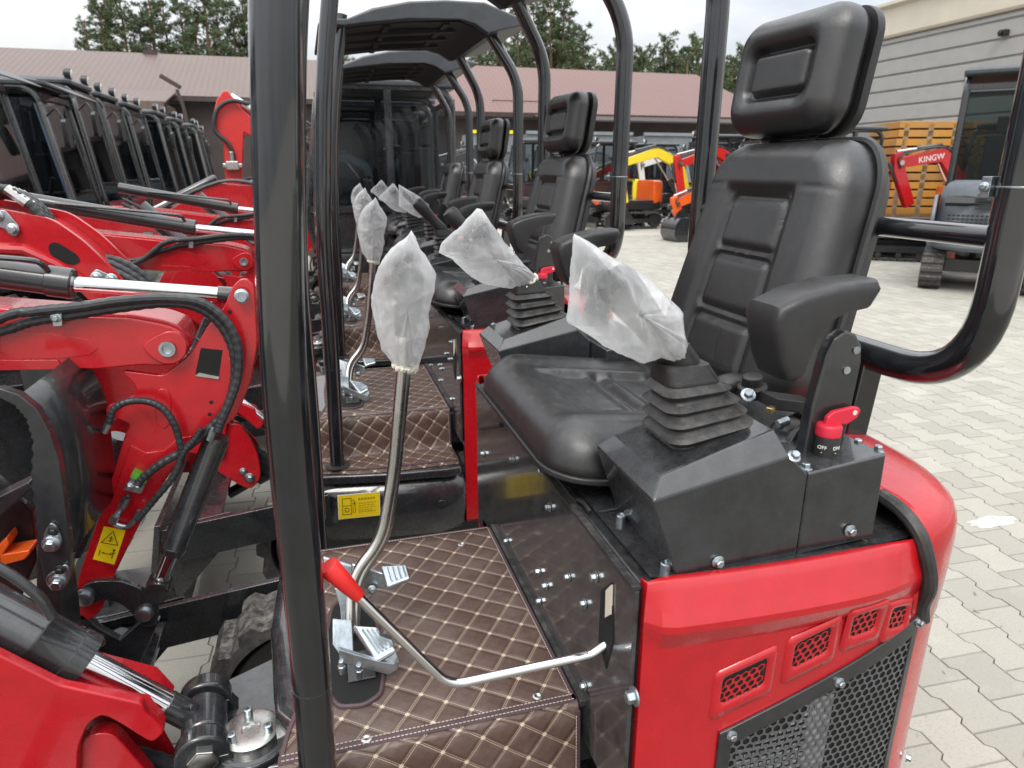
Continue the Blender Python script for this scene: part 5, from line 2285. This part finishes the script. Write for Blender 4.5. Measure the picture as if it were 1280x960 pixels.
# ---------------------------------------------------------------- cab machines farther back on the left
CABS = [(7.9, 2.50, 1, 1), (9.6, 2.56, 1, 1), (11.2, 2.60, 0, 0), (12.8, 2.66, 0, 0), (14.5, 2.7, 0, 0), (16.3, 2.7, 0, 0), (18.3, 2.7, 0, 0), (20.6, 2.7, 0, 0), (23.2, 2.7, 0, 0)]
LC = ['black visored cab with pale curtain, first at the left edge', 'second black cab from the left edge, with grey roof visor', 'black cab with rounded front corner and no visor, third cab from the left edge',
      'fourth black cab from the left edge', 'fifth black cab from the left edge', 'sixth black cab from the left edge', 'seventh black cab from the left edge', 'eighth black cab from the left edge',
      'farthest black cab of the left row, next to the raised red arm']
prot = {}
for k, (yy, h, vis, cur) in enumerate(CABS):
    key_ = (vis, cur)
    loc = V((-3.55, yy, 0))
    if key_ not in prot:
        t = thing('cab_excavator', LC[k], 'excavator', loc, 'cab excavators in the left row')
        body(t, RED if k else BLK)
        cab(t, visor=bool(vis), curtain=bool(cur), lamps=not vis, h=h if k < 2 else 2.68, glass=GLASS4)
        armset(t, RED, [(.85, .62), (1.25, .88), (1.8, .98), (2.9, .92)], [(2.98, 1.10), (2.85, .85), (2.5, .35)], (-.1, -.1))
        prot[key_] = t
    else:
        dup(prot[key_], loc + V((rnd.uniform(-.12, .12), 0, 0)), rnd.uniform(-.05, .05), LC[k])
y = 9.2
ra = thing('raised_excavator_arm', 'bright red raised excavator arm with hose and silver coupling, left of the nearest post', 'excavator arm', at(292, 300, y=y))
mb = MB()
mb.prism(xz([(279, 113), (284, 113), (290, 120), (304, 138), (316, 147), (345, 160), (345, 182), (318, 172), (305, 166), (303, 200), (301, 232), (305, 255), (283, 255), (281, 212), (279, 180), (268, 160), (267, 140), (271, 124)], y), (0, .16, 0))
am = out('stick', mb, RED2, ra, bevel=.015)
mb = MB()
a, b, c = at(288, 121, y=y + .08), at(318, 140, y=y + .08), at(400, 190, y=y + .08)
mb.cyl(a, b, .05, n=14)
out('cylinder_rod', mb, CHROME, ra)
mb = MB()
mb.cyl(b, c, .075, n=14)
out('ram_barrel', mb, BLK, ra)
hose(ra, [(312, 130), (290, 126), (274, 134), (268, 150), (270, 165), (284, 178), (291, 192), (291, 204)], [y - .05] * 8, .025, wrap=False)
mb = MB()
c = at(291, 207, y=y - .06)
mb.box(c, (.14, .1, .10))
mb.box(c, (.22, .06, .05))
mb.cyl(c + V((0, 0, .04)), c + V((0, 0, .16)), .03, n=8)
out('hose_coupling', mb, STEEL, ra, bevel=.01)
mb = MB()
mb.prism(xz([(230, 262), (262, 240), (300, 250), (345, 250), (345, 300), (230, 290)], y + .02), (0, .14, 0))
mb.prism([V((at(290, 280, y=y).x - .3, y + .02, 0)), V((at(290, 280, y=y).x + .6, y + .02, 0)), V((at(320, 280, y=y).x + .3, y + .02, 1.0)), V((at(250, 280, y=y).x, y + .02, 1.0))], (0, .14, 0))
out('boom_base', mb, RED, ra, bevel=.01)
setbase()

# ---------------------------------------------------------------- cab machines closing the near row
nc = thing('cab_excavator', 'black cab excavator with large clear windscreen facing the row, just behind the open machines', 'excavator', V((.5, YC, 0)) + STEP * 4.05)
body(nc, RED)
cab(nc, visor=False, lamps=False, h=2.40, guard=True)
armset(nc, RED, [(.85, .75), (1.2, 1.3), (1.7, 1.35), (2.4, 1.0)], [(2.45, 1.15), (2.35, .9), (2.0, .4)], (-.1, -.1))
nc.rotation_euler = (0, 0, PI)
dup(nc, V((.5, YC, 0)) + STEP * 5.2, PI, 'cab excavator hidden for the most part behind the near row, second from its end')
dup(nc, V((.6, YC, 0)) + STEP * 6.4, PI, 'last cab excavator at the far end of the near row')

# ---------------------------------------------------------------- machines across the yard on the right
def yard(label, loc, rot, mb_, mboom, pose, group=None, cabon=True, h=2.4, bs=1.0, hh=None):
    t = thing('excavator', label, 'excavator', loc, group)
    body(t, mb_)
    if cabon:
        cab(t, visor=False, lamps=True, h=h)
    armset(t, mboom, *pose, bs=bs)
    t.rotation_euler = (0, 0, rot)
    return t


P1 = ([(.85, .75), (1.25, 1.75), (1.9, 2.05), (2.9, 1.75)], [(3.02, 1.95), (2.95, 1.6), (2.75, .72)], (.02, -.30))
P2 = ([(.85, .70), (1.15, 1.45), (1.7, 1.65), (2.5, 1.35)], [(2.6, 1.52), (2.5, 1.2), (2.35, .62)], (.02, -.28))
P3 = ([(.85, .70), (1.25, 1.10), (1.9, 1.12), (2.6, .85)], [(2.68, 1.0), (2.62, .8), (2.5, .5)], (-.02, -.22))
yd = yard('yellow-boomed excavator across the yard, between the two right posts', (11.0, 17.6, 0), PI * .985, YEL, YEL, P1, h=2.45)
yard('red-boomed excavator beside the yellow one across the yard', (12.1, 16.4, 0), PI * .985, RED2, RED2, P1, h=2.45)
yard('orange excavator with big black bucket resting on the paving, beside the nearest seat back', (10.1, 12.0, 0), PI * 1.0, ORG_, ORG_, P3, bs=1.7, h=2.35)
yard('orange excavator farther back with black bucket, below the yellow boom', (10.7, 14.6, 0), PI * 1.0, ORG_, ORG_, P3, bs=1.6, h=2.35)
og = yard('orange low excavator behind the second seat back', (8.7, 18.6, 0), PI * 1.0, ORG_, ORG_, P3, bs=1.2, cabon=False)
yard('orange excavator partly hidden by the nearest backrest, before the stacked panels', (10.6, 10.6, 0), PI * .8, ORG_, ORG_, P3, bs=1.2, cabon=False)
nk = [('white-armed excavator far behind the yellow boom', (13.2, 21.5), GREY, LABW, P1), ('small yellow excavator at the far side of the yard, left of the second right post', (9.2, 21.0), YEL, YEL, P2),
      ('red excavator in the far row beside the grey containers', (11.4, 22.4), RED2, RED2, P2), ('dark excavator between the second and third seat backs', (6.6, 20.4), SATIN, SATIN, P1),
      ('red excavator seen just left of the near headrest', (15.0, 19.0), RED2, RED2, P1), ('orange excavator between the backrest and the stacked panels', (12.9, 12.6), ORG_, ORG_, P2)]
for lab, (x, y), ma, mb2, ps in nk:
    yard(lab, (x, y, 0), PI * rnd.uniform(.94, 1.06), ma, mb2, ps)
setbase()
FARM = [(6.0, 25.0), (9.0, 25.5), (12.0, 24.5), (15.0, 25.2), (17.6, 23.5), (3.2, 27.0)]
f0 = None
for k, (x, y) in enumerate(FARM):
    lab = 'small dark excavator far off in front of the long hall'
    if f0 is None:
        f0 = yard(lab, (x, y, 0), PI * 1.02, SATIN, GREY, P1, 'dark excavators parked before the hall', h=2.4)
    else:
        dup(f0, (x, y, 0), PI * (1.0 + .03 * (k % 3)), lab)

# grey mini excavator at the right edge
gx = at(1222, 366, z=0) + V((.62, .55, 0))
gm = thing('excavator', 'grey mini excavator with tall glazed cab seen from behind, at the right edge', 'excavator', (gx.x, gx.y, 0))
body(gm, GREY, GREY)
cab(gm, visor=False, lamps=False, h=2.50, glass=GLASS3)
mb = MB()
for yy in (-.62, .58):
    mb.prism([Lp((x, yy, z)) for x, z in rp([(-.95, .56), (.80, .56), (.84, .70), (.78, .96), (.30, 1.12), (-.85, 1.14), (-1.0, .9)], .08)], (0, .04, 0))
sc_ = out('side_cover', mb, GREY, gm, bevel=.012, seg=3)
mb = MB()
mb.loft([[Lp((-.70 - dx, y, z)) for y in (-.50, .50)] for dx, z in ((.28, 1.02), (.34, 1.06), (.32, 1.12), (.28, 1.14))], closed=False, cap=False)
for z in (.80, .84, .88, .92):
    for k in range(9):
        mb.box(Lp((-1.07, .08 + .045 * k, z)), (.012, .034, .022))
out('rear_grille', mb, BPLAS, gm)
gm.rotation_euler = (0, 0, math.radians(42))
gm.scale = (1.14, 1.14, 1.12)
rx = at(1252, 318, z=0)
rm2 = thing('excavator', 'red excavator behind the grey one, its lettered boom folded toward the orange stacks', 'excavator', (rx.x, rx.y, 0))
body(rm2, RED)
cab(rm2, visor=False, lamps=False, h=2.4)
armset(rm2, RED, [(.85, .75), (1.25, 1.45), (1.7, 1.86), (2.55, 1.72)], [(2.62, 1.90), (2.55, 1.62), (2.2, .95)], None)
mb = MB()
M = frame4(BASE + V((1.95, .079, 1.80)), V((-1, 0, .16)), V((.16, 0, 1)))
text_mesh(mb, 'KINGW', .15, M, .001)
out('boom_lettering', mb, LABW, rm2, smooth=False)
rm2.rotation_euler = (0, 0, math.radians(172))
g2 = at(1330, 450, z=0)
setbase()

# ---------------------------------------------------------------- ground
bpy_plane = MB()
bpy_plane.poly([V((-250, -60, -.012)), V((250, -60, -.012)), V((250, 400, -.012)), V((-250, 400, -.012))])
g0 = out('ground', bpy_plane, FARP, None)
g0['kind'] = 'structure'
mb = MB()
ang = math.radians(87)
cx_, sx_ = cos(ang), sin(ang)
Lx, Ly = .195, .164
amp = .010


def pav_outline():
    """double-T paver: wide ends, narrow waist, nests with the staggered neighbours"""
    hx = Lx / 2 - .0013
    up = [(-hx, Ly / 2 + amp), (-.058, Ly / 2 + amp), (-.042, Ly / 2 - amp), (.042, Ly / 2 - amp), (.058, Ly / 2 + amp), (hx, Ly / 2 + amp)]
    up = [(x, z - .0013) for x, z in up]
    return up[::-1] + [(x, -z) for x, z in up]


PO = pav_outline()
cnt = 0


def vis(p):
    d = V((p.x, p.y, 0)) - ORG
    zc = d.dot(FWD)
    if zc < .3:
        return False
    x = 640 + FPX * d.dot(RGT) / zc
    yv = 480 - FPX * d.dot(UPV) / zc
    return -420 < x < 1700 and yv < 1250


NI = 110
for j in range(-100, 130):
    for i in range(-90, 120):
        u_, v_ = i * Lx + (Lx / 2 if j % 2 else 0), j * Ly
        c = V((u_ * cx_ - v_ * sx_ + 2, u_ * sx_ + v_ * cx_ + 4, 0))
        if c.y > 16 or c.x > 13 or c.x < -6 or not vis(c):
            continue
        dz = rnd.uniform(-.0012, .0012)
        tx, ty = rnd.uniform(-.006, .006), rnd.uniform(-.006, .006)
        r0, r1 = [], []
        for x, y in PO:
            for k, sc, z in ((0, .975, 0), (1, 1.0, -.006)):
                X, Y = x * sc, y * sc
                p = V((c.x + X * cx_ - Y * sx_, c.y + X * sx_ + Y * cx_, z + dz + x * tx + y * ty - .001))
                (r0 if k == 0 else r1).append(mb.bm.verts.new(p))
        mb.face(r0)
        n = len(r0)
        for k in range(n):
            l = (k + 1) % n
            mb.face((r1[k], r1[l], r0[l], r0[k]))
        cnt += 1
me = bpy.data.meshes.new('paving')
mb.bm.normal_update()
mb.bm.to_mesh(me)
mb.bm.free()
me.materials.append(PAVER)
pv = bpy.data.objects.new('paving', me)
COL.objects.link(pv)
pv['kind'] = 'structure'
mb = MB()
mb.poly([V((-7, -3, -.008)), V((13.1, -3, -.008)), V((13.1, 16.1, -.008)), V((-7, 16.1, -.008))])
jb = out('paving_bed', mb, JOINT, None)
jb['kind'] = 'structure'

c = at(1240, 652, z=.001)
mb = MB()
st_ = []
for i in range(40):
    a = 2 * PI * i / 40
    r = 1 + .45 * noise.noise(V((cos(a) * 2, sin(a) * 2, 3))) + .25 * noise.noise(V((cos(a) * 7, sin(a) * 7, 5)))
    st_.append(V((c.x + .135 * r * cos(a), c.y + .045 * r * sin(a), .0012)))
mb.poly(st_)
o = out('paving_stain', mb, STAIN, None)
o['kind'] = 'structure'
mb = MB()
for i in range(1500):
    x, y = rnd.uniform(.2, 9), rnd.uniform(.6, 11)
    s = rnd.uniform(.002, .009)
    a = rnd.random() * PI
    d = V((cos(a), sin(a), 0)) * s * rnd.uniform(1, 2.5)
    n = V((-sin(a), cos(a), 0)) * s * .5
    p = V((x, y, .003))
    mb.poly([p - d, p - n * .7, p + d + V((0, 0, .002)), p + n])
o = out('ground_litter', mb, WOOD, None, smooth=False)
o['kind'] = 'stuff'

# ---------------------------------------------------------------- long halls
def hall(name, label, x0, x1, yf, ze, zr, depth, mroof, hip=0):
    t = thing(name, label, 'hall', ((x0 + x1) / 2, yf + depth / 2, 0))
    mb = MB()
    mb.prism([(x0 + .5, yf + .8, 0), (x1 - .5, yf + .8, 0), (x1 - .5, yf + depth - .8, 0), (x0 + .5, yf + depth - .8, 0)], (0, 0, ze - .35))
    out('wall', mb, WALLB, t)
    mb = MB()
    ym = yf + depth / 2
    A, B = V((x0, yf, ze)), V((x1, yf, ze))
    C_, D = V((x1 - hip, ym, zr)), V((x0, ym, zr))
    mb.poly([A, B, C_, D])
    E, G = V((x1, yf + depth, ze)), V((x0, yf + depth, ze))
    mb.poly([D, C_, E, G])
    if hip:
        mb.poly([B, E, C_])
    out('roof', mb, mroof, t, smooth=False, solid=.06)
    mb = MB()
    mb.box(((x0 + x1) / 2, yf - .02, ze - .14), (x1 - x0, .14, .22))
    out('gutter', mb, WALLB, t)
    return t, yf


hl, _ = hall('long_hall', 'long hall with brown sheet metal roof and dark walls at the upper left', -34, 6.0, 45, 5.55, 8.75, 16, ROOFL)
setbase(hl.location)
mb = MB()
mb.prism([V((-34, 41.5, 4.9)), V((-6.9, 41.5, 4.9)), V((-6.9, 45.3, 5.75)), V((-34, 45.3, 5.75))], (0, 0, .08))
mb.box((-20.5, 43.2, 4.7), (27, 3.4, .4))
out('lean_to_roof', mb, ROOFL, hl, smooth=False)
mb = MB()
for x in (-30, -25, -20, -15, -10, -7):
    mb.beam((x, 41.8, 0), (x, 41.8, 4.9), .2, .2)
mb.box((-20, 44.4, 2.3), (27, .2, 4.6))
out('lean_to_wall', mb, WALLB, hl)
mb = MB()
mb.box((-9.3, 53, 8.7), (.8, .5, .5))
mb.cyl((-9.3, 53, 8.7), (-9.3, 53, 9.3), .12)
out('roof_vent', mb, WALLB, hl)
setbase()
hr, _ = hall('long_hall', 'long hall with pinkish red roof and dark eaves behind the yellow boom', 6.05, 33.5, 46, 5.15, 8.95, 16, ROOFR, 2.6)
setbase(hr.location)
mb = MB()
for z in (5.8, 6.5, 7.2):
    mb.tube([(12.2, 46 + (z - 5.15) * 2.75, z + .25), (16.5, 46 + (z - 5.15) * 2.75, z + .25)], .025, 6)
for x in (12.2, 14.3, 16.5):
    mb.tube([(x, 47.5, 5.9), (x, 52, 7.5)], .025, 6)
out('snow_guard', mb, WALLB, hr)
mb = MB()
mb.box((19.6, 54, 8.25), (.9, .6, .5))
out('roof_vent', mb, STEEL, hr, bevel=.1)
mb = MB()
mb.prism([V((14.5, 43.5, 4.55)), V((33, 43.5, 4.55)), V((33, 46.2, 5.0)), V((14.5, 46.2, 5.0))], (0, 0, .1))
out('canopy_strip', mb, WALLB, hr)
setbase()
# grey steel containers before the hall
for k, (x, w) in enumerate(((9.6, 2.6), (12.6, 2.6), (15.9, 3.2), (19.8, 3.2))):
    t = thing('storage_container', ['grey corrugated container with yellow rail, leftmost of four before the hall', 'grey corrugated container just right of the second headrest',
                                    'wide grey corrugated container, third from the left before the hall', 'wide grey corrugated container, rightmost before the hall'][k], 'container', (x, 38, 0), 'grey containers before the hall')
    mb = MB()
    n = int(w / .12)
    pts = []
    for i in range(n * 4 + 1):
        pts.append(V((x - w / 2 + w * i / (n * 4), 37 + (.0, .0, .05, .05)[i % 4], 0)))
    pts += [V((x + w / 2, 39.4, 0)), V((x - w / 2, 39.4, 0))]
    mb.prism(pts, (0, 0, 3.4))
    out('corrugated_wall', mb, CONT, t, smooth=False)
    mb = MB()
    mb.box((x, 37.0, 3.5), (w, .16, .16))
    out('top_rail', mb, YEL if k == 0 else CONT, t)
setbase()

# street lamp in front of the left hall
t = thing('street_lamp', 'thin dark lamp post leaning over the left cabs against the brown roof', 'street lamp', at(238, 230, y=30) * 1)
t.location.z = 0
setbase(t.location)
a = at(236, 165, y=30)
mb = MB()
mb.tube(fillet([V((a.x, 30, 0)), at(236, 160, y=30), at(229, 132, y=30), at(221, 112, y=30)], .6), [.09] * 1 + [.07] * 20 if False else .06, 8)
out('pole', mb, WALLB, t)
mb = MB()
b = at(213, 102, y=30)
mb.box(b, (.75, .3, .16), Matrix.Rotation(.55, 3, 'Y'))
out('lamp_head', mb, WALLB, t, bevel=.04)
setbase()

# ---------------------------------------------------------------- right-hand building with grey siding
A, B = at(1090, 53, z=5.2), at(1280, 10, z=5.2)
dirw = (A - B)
dirw.z = 0
dirw.normalize()
nw = V((-dirw.y, dirw.x, 0))
if nw.dot(V((1, 0, 0))) > 0:
    nw = -nw
o0, o1 = B - dirw * 7, A + dirw * 3.0
rb = thing('siding_building', 'building with grey horizontal siding and cream roof edge at the upper right', 'building', ((o0 + o1) / 2).xy.to_3d())
LW = (o1 - o0).length
mb = MB()
z = 0
bh = .42
rowz = []
while z < 5.2:
    z1 = min(z + bh, 5.2)
    pr = [(0, z), (.05, z + .02), (.05, z1 - .06), (.0, z1 - .03)]
    mb.loft([[V((o.x, o.y, 0)) + nw * d + V((0, 0, zz)) for d, zz in pr] for o in (o0, o1)])
    z = z1
mb.prism([V((o.x, o.y, 0)) for o in (o0, o1)] + [V((o.x, o.y, 0)) - nw * 9 for o in (o1, o0)], (0, 0, 5.2))
out('siding_wall', mb, SIDE, rb, smooth=False)
mb = MB()
mb.loft([[V((o.x, o.y, 0)) + nw * d + V((0, 0, zz)) for d, zz in ((-.2, 5.2), (.10, 5.2), (.14, 5.26), (.16, 5.95), (.30, 6.02), (.30, 6.10), (-9, 6.7), (-9, 5.2))] for o in (o0 - dirw * .2, o1 + dirw * .2)])
out('fascia', mb, CREAM, rb, smooth=False)
mb = MB()
c = at(1222, 37, z=4.75)
c = V((c.x, c.y, 0)) - nw * (c - o0).dot(nw) * 0
tpar = (c - V((o0.x, o0.y, 0))).dot(dirw)
c = V((o0.x, o0.y, 4.72)) + dirw * tpar + nw * .12
mb.box(c, (.18, .18, .14))
mb.cyl(c, c + nw * .16, .05)
out('security_lamp', mb, BPLAS, rb, bevel=.02)
setbase()

# ---------------------------------------------------------------- orange formwork stacks before it
def stack(label, x0, x1, ytop, ybase, pushy, n, name='pallet_stack'):
    a, b = at(x0, ybase, z=0), at(x1, ybase, z=0)
    dist = (a + b).xy.length / 2
    a, b = V((a.x, a.y, 0)), V((b.x, b.y, 0))
    # top height from the pixel
    r = at(x0, ytop, y=a.y)
    h = r.z * .98
    t = thing(name, label, 'pallet stack', (a + b) / 2, 'stacked orange formwork panels')
    ex_ = (b - a)
    w = ex_.length
    ex_.normalize()
    back = V((-ex_.y, ex_.x, 0))
    if back.dot(V((0, 1, 0))) < 0:
        back = -back
    k = 0
    z = .06
    while z < h:
        th = h / n * .80
        mb = MB()
        sx = rnd.uniform(-.03, .03)
        p = [a + ex_ * sx, a + ex_ * (w + sx), a + ex_ * (w + sx) + back * 1.2, a + ex_ * sx + back * 1.2]
        mb.prism([q + V((0, 0, z)) for q in p], (0, 0, th))
        out('panel', mb, FORM, t, bevel=.01)
        z += h / n
    mb = MB()
    for f in (.12, .5, .88):
        mb.prism([a + ex_ * (w * f - .05), a + ex_ * (w * f + .05), a + ex_ * (w * f + .05) + back * 1.15, a + ex_ * (w * f - .05) + back * 1.15], (0, 0, h - .02))
    out('stacking_batten', mb, WOOD, t)
    return t


stack('tall stack of orange formwork panels under the grey siding, left of the grey excavator', 1100, 1176, 149, 312, 0, 15)
stack('narrower orange panel stack partly behind the grey excavator cab', 1188, 1262, 149, 310, 0, 15)
a = at(1105, 296, z=0)
t = thing('timber_pile', 'weathered pile of pale boards covered with white film in front of the orange stacks', 'timber pile', a)
mb = MB()
for k in range(7):
    mb.box(a + V((rnd.uniform(-.05, .05), 0, .08 + .13 * k)), (1.0, 1.0, .07), Matrix.Rotation(.45, 3, 'Z'))
out('boards', mb, WOOD, t, bevel=.01)
mb = MB()
mb.grid(lambda u_, v_: a + Matrix.Rotation(.45, 3, 'Z') @ V(((u_ - .5) * 1.1, (v_ - .5) * 1.1, 1.02 + .06 * noise.noise(V((u_ * 4, v_ * 4, 0))))), 14, 14)
out('film_cover', mb, WHITE, t)
setbase()

# ---------------------------------------------------------------- pines behind the halls
def pine(seed, h, bare):
    R_ = random.Random(seed)
    mbt, mbc = MB(), MB()
    n = 10
    path = [V((.25 * noise.noise(V((seed, i * .4, 0))), .25 * noise.noise(V((seed, 7, i * .4))), h * i / n)) for i in range(n + 1)]
    mbt.tube(path, [.20 * (1 - i / n) ** .8 + .02 for i in range(n + 1)], 8)
    nb = int(h * 5.6)
    for k in range(nb):
        t = bare + (1 - bare) * (k + R_.random()) / nb
        z = h * min(t, .995)
        f = (t - bare) / (1 - bare)
        L = (1.0 + 1.5 * sin(min(1, f * 1.25 + .15) * PI * .93)) * (.65 + .6 * R_.random()) * (1.15 - .35 * f)
        if R_.random() < .14:
            continue
        a = R_.random() * 2 * PI
        up = -.05 + .75 * f
        d = V((cos(a), sin(a), up)).normalized()
        i = min(n - 1, int(z / h * n))
        p0 = path[i].lerp(path[i + 1], z / h * n - i)
        p1 = p0 + d * L
        mbt.tube([p0, p0.lerp(p1, .5) - V((0, 0, .05 * L)), p1], [.035, .02, .008], 4)
        for c in range(int(4 + L * 3)):
            u_ = R_.uniform(.35, 1.05)
            cc = p0.lerp(p1, u_) + V((R_.gauss(0, .16), R_.gauss(0, .16), R_.gauss(.05, .10)))
            for b in range(14):
                dd = V((R_.gauss(0, 1), R_.gauss(0, 1), R_.gauss(.35, .8))).normalized()
                s = dd.cross(V((R_.gauss(0, 1), R_.gauss(0, 1), R_.gauss(0, 1)))).normalized() * R_.uniform(.022, .042)
                e = dd * R_.uniform(.14, .30)
                q = cc + dd * .03
                mbc.face([mbc.bm.verts.new(v) for v in (q - s, q + s, q + e + s * .5, q + e - s * .5)])
    return mbt, mbc


def make_pine(seed, h, bare, loc, label, group):
    t = thing('pine_tree', label, 'tree', (0, 0, 0), group)
    a, b = pine(seed, h, bare)
    me = out('trunk', a, BARK, t)
    m2 = bpy.data.meshes.new('crown')
    b.bm.to_mesh(m2)
    b.bm.free()
    m2.materials.append(NEED)
    o = bpy.data.objects.new('crown', m2)
    COL.objects.link(o)
    o.parent = t
    t.location = loc
    return t


LT = 'tall pine with a bare lower trunk behind the brown roof'
RT = 'bushy pine behind the pinkish roof'
T0 = make_pine(3, 16.0, .30, (0, 0, 0), LT, 'pines behind the brown roof')
T1 = make_pine(8, 17.5, .36, (0, 0, 0), LT, 'pines behind the brown roof')
T2 = make_pine(21, 14.5, .22, (0, 0, 0), LT, 'pines behind the brown roof')
T3 = make_pine(33, 12.0, .10, (0, 0, 0), RT, 'pines behind the pinkish roof')
T4 = make_pine(40, 13.5, .25, (0, 0, 0), RT, 'pines behind the pinkish roof')
used = set()


def plant(src, px, yy, sc, rot, label, group):
    p = at(px, 150, y=yy)
    loc = (p.x, yy, 0)
    if src.name not in used:
        used.add(src.name)
        src.location = loc
        o = src
        o.rotation_euler = (0, 0, rot)
        o['label'] = label
        o['group'] = group
    else:
        o = dup(src, loc, rot, label, group)
    o.scale = (sc * 1.05, sc * 1.05, sc)


for k, px in enumerate((128, 142, 158, 176, 190, 208, 226, 240, 256, 272, 288, 302, 318, 336, 352, 372)):
    plant((T0, T1, T2)[k % 3], px + rnd.uniform(-5, 5), 68 + rnd.uniform(-4, 8), (.92, .86, 1.0)[k % 3] * rnd.uniform(.93, 1.16), rnd.random() * 6, LT, 'pines behind the brown roof')
for k in range(84):
    px = 590 + 390 * (k + rnd.random()) / 84
    if 640 < px < 720 and k % 2 == 0:
        plant(T0 if k % 4 else T1, px, 76 + rnd.uniform(-3, 6), rnd.uniform(.95, 1.12), rnd.random() * 6, RT, 'pines behind the pinkish roof')
    else:
        plant((T3, T4)[k % 2], px, 78 + rnd.uniform(-4, 16), rnd.uniform(1.0, 1.24), rnd.random() * 6, RT, 'pines behind the pinkish roof')
for k in range(10):
    plant((T2, T4)[k % 2], 392 + 21 * k, 80 + rnd.uniform(-4, 10), rnd.uniform(.8, 1.0), rnd.random() * 6, 'pine behind the two halls, seen between the posts and canopies', 'pines between the posts')

# ---------------------------------------------------------------- sky, sun, camera
w = bpy.data.worlds.new('World')
scene.world = w
w.use_nodes = True
nt = w.node_tree
for n in list(nt.nodes):
    nt.nodes.remove(n)
N = nt.nodes.new
SUN_EL, SUN_AZ = math.radians(52), math.radians(205)
sky = N('ShaderNodeTexSky')
sky.sky_type = 'NISHITA'
sky.sun_disc = False
sky.sun_elevation = SUN_EL
sky.sun_rotation = SUN_AZ
sky.dust_density = 3
tc = N('ShaderNodeTexCoord')
mp = N('ShaderNodeMapping')
mp.inputs['Scale'].default_value = (1, 1, 2.6)
no = N('ShaderNodeTexNoise')
no.inputs['Scale'].default_value = 2.3
no.inputs['Detail'].default_value = 7
no.inputs['Roughness'].default_value = .58
rp = N('ShaderNodeValToRGB')
els = rp.color_ramp.elements
els[0].position, els[0].color = .36, (4.9, 5.25, 5.75, 1)
els[1].position, els[1].color = .56, (7.0, 7.0, 6.95, 1)
mx = N('ShaderNodeMix')
mx.data_type = 'RGBA'
mx.inputs[0].default_value = .90
bg = N('ShaderNodeBackground')
bg.inputs[1].default_value = .15
ow = N('ShaderNodeOutputWorld')
L = nt.links.new
L(tc.outputs['Generated'], mp.inputs[0])
L(mp.outputs[0], no.inputs['Vector'])
L(no.outputs['Fac'], rp.inputs[0])
L(sky.outputs[0], mx.inputs[6])
L(rp.outputs[0], mx.inputs[7])
sx = N('ShaderNodeSeparateXYZ')
L(tc.outputs['Generated'], sx.inputs[0])
cl0 = N('ShaderNodeMath')
cl0.operation = 'MAXIMUM'
L(sx.outputs[2], cl0.inputs[0])
cl0.inputs[1].default_value = 0
gr1 = N('ShaderNodeMath')
gr1.operation = 'MULTIPLY_ADD'
L(cl0.outputs[0], gr1.inputs[0])
gr1.inputs[1].default_value = 2.15
gr1.inputs[2].default_value = .70
vm = N('ShaderNodeVectorMath')
vm.operation = 'SCALE'
L(mx.outputs[2], vm.inputs[0])
L(gr1.outputs[0], vm.inputs['Scale'])
L(vm.outputs[0], bg.inputs[0])
L(bg.outputs[0], ow.inputs[0])

sl_ = bpy.data.lights.new('sun', 'SUN')
sl_.energy = 1.9
sl_.angle = math.radians(22)
sl_.color = (1, .96, .90)
so_ = bpy.data.objects.new('sun', sl_)
COL.objects.link(so_)
# nishita rotation: azimuth measured from +Y toward +X
sd = V((sin(SUN_AZ) * cos(SUN_EL), cos(SUN_AZ) * cos(SUN_EL), sin(SUN_EL)))
so_.rotation_euler = sd.to_track_quat('Z', 'Y').to_euler()
so_.location = (0, 0, 20)

cd = bpy.data.cameras.new('camera')
co = bpy.data.objects.new('camera', cd)
COL.objects.link(co)
cd.sensor_width = 36
cd.lens = FPX / 1280 * 36
cd.clip_start = .05
cd.clip_end = 1500
cd.dof.use_dof = True
cd.dof.focus_distance = 1.45
cd.dof.aperture_fstop = 7.0
M = Matrix((RGT, UPV, -FWD)).transposed().to_4x4()
M.translation = ORG
co.matrix_world = M
scene.camera = co
scene.view_settings.view_transform = 'Standard'
scene.view_settings.look = 'None'
scene.view_settings.exposure = 0
scene.render.resolution_x, scene.render.resolution_y = 1024, 768
scene.cycles.max_bounces = 8
scene.cycles.transparent_max_bounces = 24
